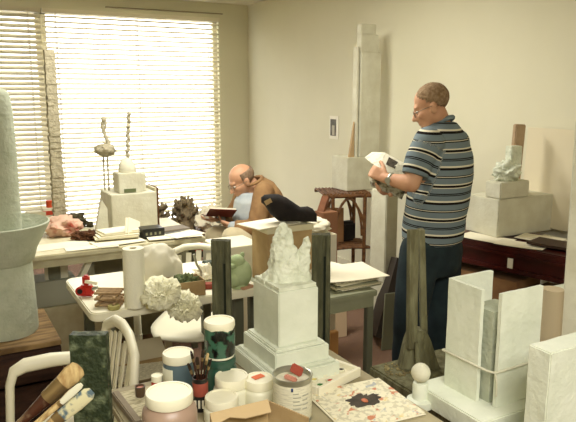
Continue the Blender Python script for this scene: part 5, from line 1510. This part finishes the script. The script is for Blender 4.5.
# wristwatch
ax = (elL-wrL).normalized(); wp = wrL+ax*.03; u1 = ax.cross(V((0, 0, 1))).normalized(); u2 = ax.cross(u1)
b = B().tube([wp+(u1*math.cos(a)+u2*math.sin(a))*.031-V(man.location) for a in [2*PI*k/20 for k in range(20)]], .0055, 6, closed=True)
for v in b.bm.verts:
    d = v.co-(wp-V(man.location)); v.co += ax*d.dot(ax)*.9
b.cyl(wp-V(man.location)+u1*.030, wp-V(man.location)+u1*.039, .015, seg=16)
b.obj('wristwatch', STEEL, man, smooth=60)
# booklet in his hands
t = thing('booklet', 'open booklet with a dark picture held in the standing man\'s hands', 'booklet', mp_(381, 176, -.02))
bc_ = V(t.location)
def page(pl, nm, m, th=.003):
    b = B(); vs = [V(p_)-bc_ for p_ in pl]; n_ = (vs[1]-vs[0]).cross(vs[-1]-vs[0]).normalized()*th
    a_ = [b.bm.verts.new(v) for v in vs]; c_ = [b.bm.verts.new(v+n_) for v in vs]
    b.bm.faces.new(a_[::-1]); b.bm.faces.new(c_)
    k_ = len(a_)
    for i in range(k_): b.bm.faces.new((a_[i], a_[(i+1) % k_], c_[(i+1) % k_], c_[i]))
    return b.obj(nm, m, t, smooth=0)
PG = mat('booklet_page', (226, 222, 200), .7, (200, 196, 174), 30, fac=(.5, .6))
sp0, sp1 = mp_(378, 170, .03), mp_(385, 153.5, .10)          # fold: near-bottom to far-top
page([mp_(379, 169, .0), mp_(402, 179, -.02), mp_(406, 164.5, .04), mp_(385, 153, .10)], 'right_page', PG)
page([mp_(364.5, 158, .12), mp_(379, 169, .0), mp_(385, 153, .10), mp_(372, 152.5, .20)], 'left_page', PG)
page([mp_(386, 164, .018), mp_(395, 168.5, .008), mp_(398, 162, .046), mp_(389, 157, .066)], 'picture', mat('booklet_picture', (96, 88, 74), .7, (60, 54, 46), 40), -.0022)
page([mp_(368.5, 177, .0), mp_(371, 186, -.04), mp_(402, 199.5, -.04), mp_(406, 189, .0), mp_(380, 169.5, .01)], 'cover', mat('booklet_cover', (190, 186, 160), .7, (96, 88, 70), 40, fac=(.42, .62)))

# ---------------------------------------------------------------- seated man
DS = 5.05
def sp_(px, py, d=0.0): return at(px, py, DS+d)
rootS = HW((255-288)*mpp(sp_(255, 235)), DS, 0)
sit = thing('person', 'elderly bald man in a tan jacket seated and bent over a book by the window', 'person', (rootS.x, rootS.y, 0))
fS = hd(-.88, -.47); sS = V((-fS.y, fS.x, 0))
if sS.dot(hd(0, -1)) < 0: sS = -sS       # his left, towards the camera
hcS = sp_(242, 181, -.02)
RmS = frame(hd(-.84, -.40)+V((0, 0, -.55)), V((0, 0, 1)))
b = B(); P = head(b, hcS, RmS, 1.06)
b.chain([(sp_(254, 197, .02), .07), (P(0, -.05, -.06), .058)], 14)
b.loft([(sp_(252, 195, 0), sS, fS, .10, .08), (sp_(257, 201, 0), sS, fS, .17, .10), (sp_(258, 214, .02), sS, fS, .17, .12), (sp_(259, 228, .03), sS, fS, .165, .13), (sp_(260, 244, .03), sS, fS, .17, .13)], 20)
sSL = sp_(264, 192, -.17); eSL = sp_(256, 228, -.24); wSL = sp_(232, 226, -.20)
sSR = sp_(245, 192, .17); eSR = sp_(232, 217, .16); wSR = sp_(219, 219, .0)
b.chain([(sSL, .048), (eSL, .042), (wSL, .027)], 12); b.chain([(sSR, .048), (eSR, .042), (wSR, .027)], 12)
hand(b, wSL, sp_(220, 222, -.14)-wSL, V((0, 0, 1))+hd(0, .4), 1.05, .5, side=1)
hand(b, wSR, sp_(210, 220, -.03)-wSR, V((0, 0, 1)), 1.0, .45, side=-1)
hSL = sp_(262, 243, -.11); kSL = sp_(232, 237, -.30); hSR = sp_(254, 240, .09); kSR = sp_(214, 236, -.06)
aSL = V((kSL.x, kSL.y, .08))+fS*.02; aSR = V((kSR.x, kSR.y, .08))-fS*.02
for h_, k_, a_ in ((hSL, kSL, aSL), (hSR, kSR, aSR)):
    b.chain([(h_, .085), (k_, .055), (a_, .036), (a_+fS*.13+V((0, 0, -.05)), .028)], 12)
fuse(b, 'body', SKINP, sit, .0075, 3)
eyes(P, RmS, sit, 1.06); glasses(P, RmS, sit, 1.06)
b = B(); b.ell(P(0, -.020, .038), (.0845, .101, .088), M=RmS, u=32, v=24); b.xf(Matrix.Translation(-V(sit.location)))
o = b.obj('hair', mat('thin_grey_hair', (120, 98, 78), .9, (150, 128, 104), 60), sit, smooth=60)
bm = bmesh.new(); bm.from_mesh(o.data); inv = RmS.transposed(); rem = []
for f in bm.faces:
    q = inv @ (f.calc_center_median()+V(sit.location)-hcS)
    if q.z < -.045+max(0, q.y+.05)*.7 or q.z > .075 or q.y > .020: rem.append(f)
bmesh.ops.delete(bm, geom=rem, context='FACES'); bm.to_mesh(o.data); bm.free()
s_ = o.modifiers.new('s', 'SOLIDIFY'); s_.thickness = .007; s_.offset = -1
# shirt front (pale blue), then jacket
b = B(); b.loft([(sp_(249, 192, -.01), sS, fS, .085, .075), (sp_(252, 200, -.01)+fS*.03, sS, fS, .13, .11), (sp_(253, 214, .0)+fS*.03, sS, fS, .15, .135), (sp_(255, 228, .02)+fS*.02, sS, fS, .16, .145), (sp_(258, 240, .02), sS, fS, .16, .14)], 24)
b.caps(wSL+(eSL-wSL).normalized()*.00, .036, wSL+(eSL-wSL).normalized()*.05, .042, 12)
b.caps(wSR, .036, wSR+(eSR-wSR).normalized()*.05, .042, 12)
fuse(b, 'shirt', mat('pale_blue_shirt', (168, 178, 182), .9, (186, 192, 190), 12, bump=.4, bscale=20), sit, .010, 3)
b = B()
J = [(254, 177, .070, .062), (259, 182, .145, .088), (262, 190, .195, .115), (265, 201, .215, .135), (266, 216, .215, .142), (266, 230, .205, .142), (266, 240, .20, .14)]
b.loft([(sp_(x, y, .03)-fS*.015, sS, fS, a, c) for x, y, a, c in J], 28)
b.chain([(sSL, .082), (sSL.lerp(eSL, .5), .075), (eSL, .068), (eSL.lerp(wSL, .72), .052)], 16)
b.chain([(sSR, .080), (sSR.lerp(eSR, .5), .070), (eSR, .064), (eSR.lerp(wSR, .65), .052)], 16)
def jk(me):
    # open front: pull the middle of the chest back inside the shirt
    cc_ = sp_(263, 212, .03)
    for v in me.vertices:
        d = v.co-cc_; u = d.dot(sS); f_ = d.dot(fS)
        if f_ > .02 and abs(u+.02) < .085 and sp_(0, 194).z*0+v.co.z > sp_(250, 236).z: v.co -= fS*min(f_-.02, .10)*(1-(abs(u+.02)/.085)**3)
        v.co += noise.noise_vector(v.co*10)*.008
fuse(b, 'jacket', mat('tan_jacket', (158, 124, 84), .9, (142, 108, 72), 14, bump=.5, bscale=26), sit, .010, 4, fn=jk)
b = B(); cpS = sp_(253, 181, .0)
b.tube([cpS+sS*(.078*math.cos(a))+fS*(.07*math.sin(a))+V((0, 0, -.03*math.sin(a)))-V(sit.location) for a in [2*PI*k/20 for k in range(20)]], .014, 8, closed=True).obj('collar', mat('tan_jacket', (0, 0, 0)), sit, smooth=60)
b = B()
b.loft([(sp_(260, 236, .02), sS, fS, .17, .14), (sp_(260, 244, .02), sS, fS, .19, .16), (sp_(260, 252, .02), sS, fS, .17, .14)], 22)
for h_, k_, a_ in ((hSL, kSL, aSL), (hSR, kSR, aSR)):
    b.chain([(h_, .105), (h_.lerp(k_, .5), .098), (k_, .078), (k_.lerp(a_, .5), .072), (a_+V((0, 0, .04)), .068)], 16)
fuse(b, 'trousers', mat('cream_trousers', (206, 194, 160), .9, (190, 178, 144), 8, bump=.4, bscale=14), sit, .011, 4, fn=wr)
for a_ in (aSL, aSR):
    b = B(); q0 = V((a_.x, a_.y, 0))-V((rootS.x, rootS.y, 0))
    b.caps(q0-fS*.03+V((0, 0, .045)), .042, q0+fS*.15+V((0, 0, .038)), .035).box(q0+fS*.06+V((0, 0, .012)), (.085, .27, .024), rz=math.atan2(fS.y, fS.x)-PI/2)
    for v in b.bm.verts: v.co.z = max(v.co.z, 0)
    b.obj('shoe', mat('brown_shoe', (54, 38, 28)), sit, smooth=50)
# chair under him
cz_ = hSL.lerp(hSR, .5); seat_z = cz_.z-.15
rzS = math.atan2(fS.y, fS.x)+PI/2
t = thing('wooden_chair', 'plain wooden chair under the seated man', 'chair', (cz_.x, cz_.y, 0), rzS)
B().box((0, -.02, seat_z-.015), (.42, .42, .03)).bevel(.006).obj('seat', DWOOD, t)
for sx in (-1, 1):
    for sy in (-1, 1): B().box((sx*.185, sy*.185-.02, (seat_z-.03)/2), (.035, .035, seat_z-.03)).obj('leg', DWOOD, t)
    B().box((sx*.18, .19, seat_z+.13), (.03, .022, .26)).obj('back_post', DWOOD, t)
B().box((0, .195, seat_z+.24), (.36, .018, .06)).bevel(.004).obj('backrest', DWOOD, t)
# his book
bk = sp_(219, 216, -.10)
t = thing('open_book', 'open book with a dark red cover in the seated man\'s hands', 'book', bk)
Mb = frame(hd(-.9, -.3)+V((0, 0, .10)), V((0, 0, 1))+hd(.12, .10))
for s in (-1, 1):
    Mh = Mb @ Matrix.Rotation(-s*.22, 3, 'Y')
    B().box(Mh @ V((s*.075, 0, -.004)), (.15, .21, .004), M=Mh).obj('cover', mat('book_cover', (104, 40, 28), .5), t)
    B().box(Mh @ V((s*.072, 0, .006)), (.14, .20, .014), M=Mh).obj('pages', PAPER, t)
# ================================================================ CAMERA, LIGHT
cd = bpy.data.cameras.new('camera'); co = bpy.data.objects.new('camera', cd); C.objects.link(co)
cd.sensor_width = 36.0; cd.lens = F/576*36; cd.clip_start = .05
co.location = (0, 0, EYE); co.rotation_euler = (PI/2-PIT, 0, -YAW)
SC.camera = co
w = bpy.data.worlds.new('world'); SC.world = w; w.use_nodes = True
bg = w.node_tree.nodes['Background']; bg.inputs[0].default_value = (1.0, .99, .96, 1); bg.inputs[1].default_value = 3.4
def area(name, loc, rot, sx, sy, power, col):
    l = bpy.data.lights.new(name, 'AREA'); l.shape = 'RECTANGLE'; l.size = sx; l.size_y = sy; l.energy = power; l.color = col
    o = bpy.data.objects.new(name, l); C.objects.link(o); o.location = loc; o.rotation_euler = rot; return o
WARM = (1.0, .965, .89)
area('ceiling_lamp_rear', (0.2, -0.6, CEIL-.03), (0, 0, 0), 1.8, 1.2, 78, WARM)
area('mid_fill_light', (1.4, 3.6, CEIL-.03), (0, 0, 0), 1.6, .6, 44, WARM)  # unseen fill light, added to brighten the window wall
vs = SC.view_settings; vs.view_transform = 'Standard'; vs.look = 'None'; vs.gamma = 1.0; vs.exposure = 0.62; vs.use_curve_mapping = False
SC.cycles.use_denoising = True
SC.cycles.max_bounces = 8; SC.cycles.diffuse_bounces = 5; SC.cycles.transparent_max_bounces = 12
SC.cycles.sample_clamp_indirect = 8
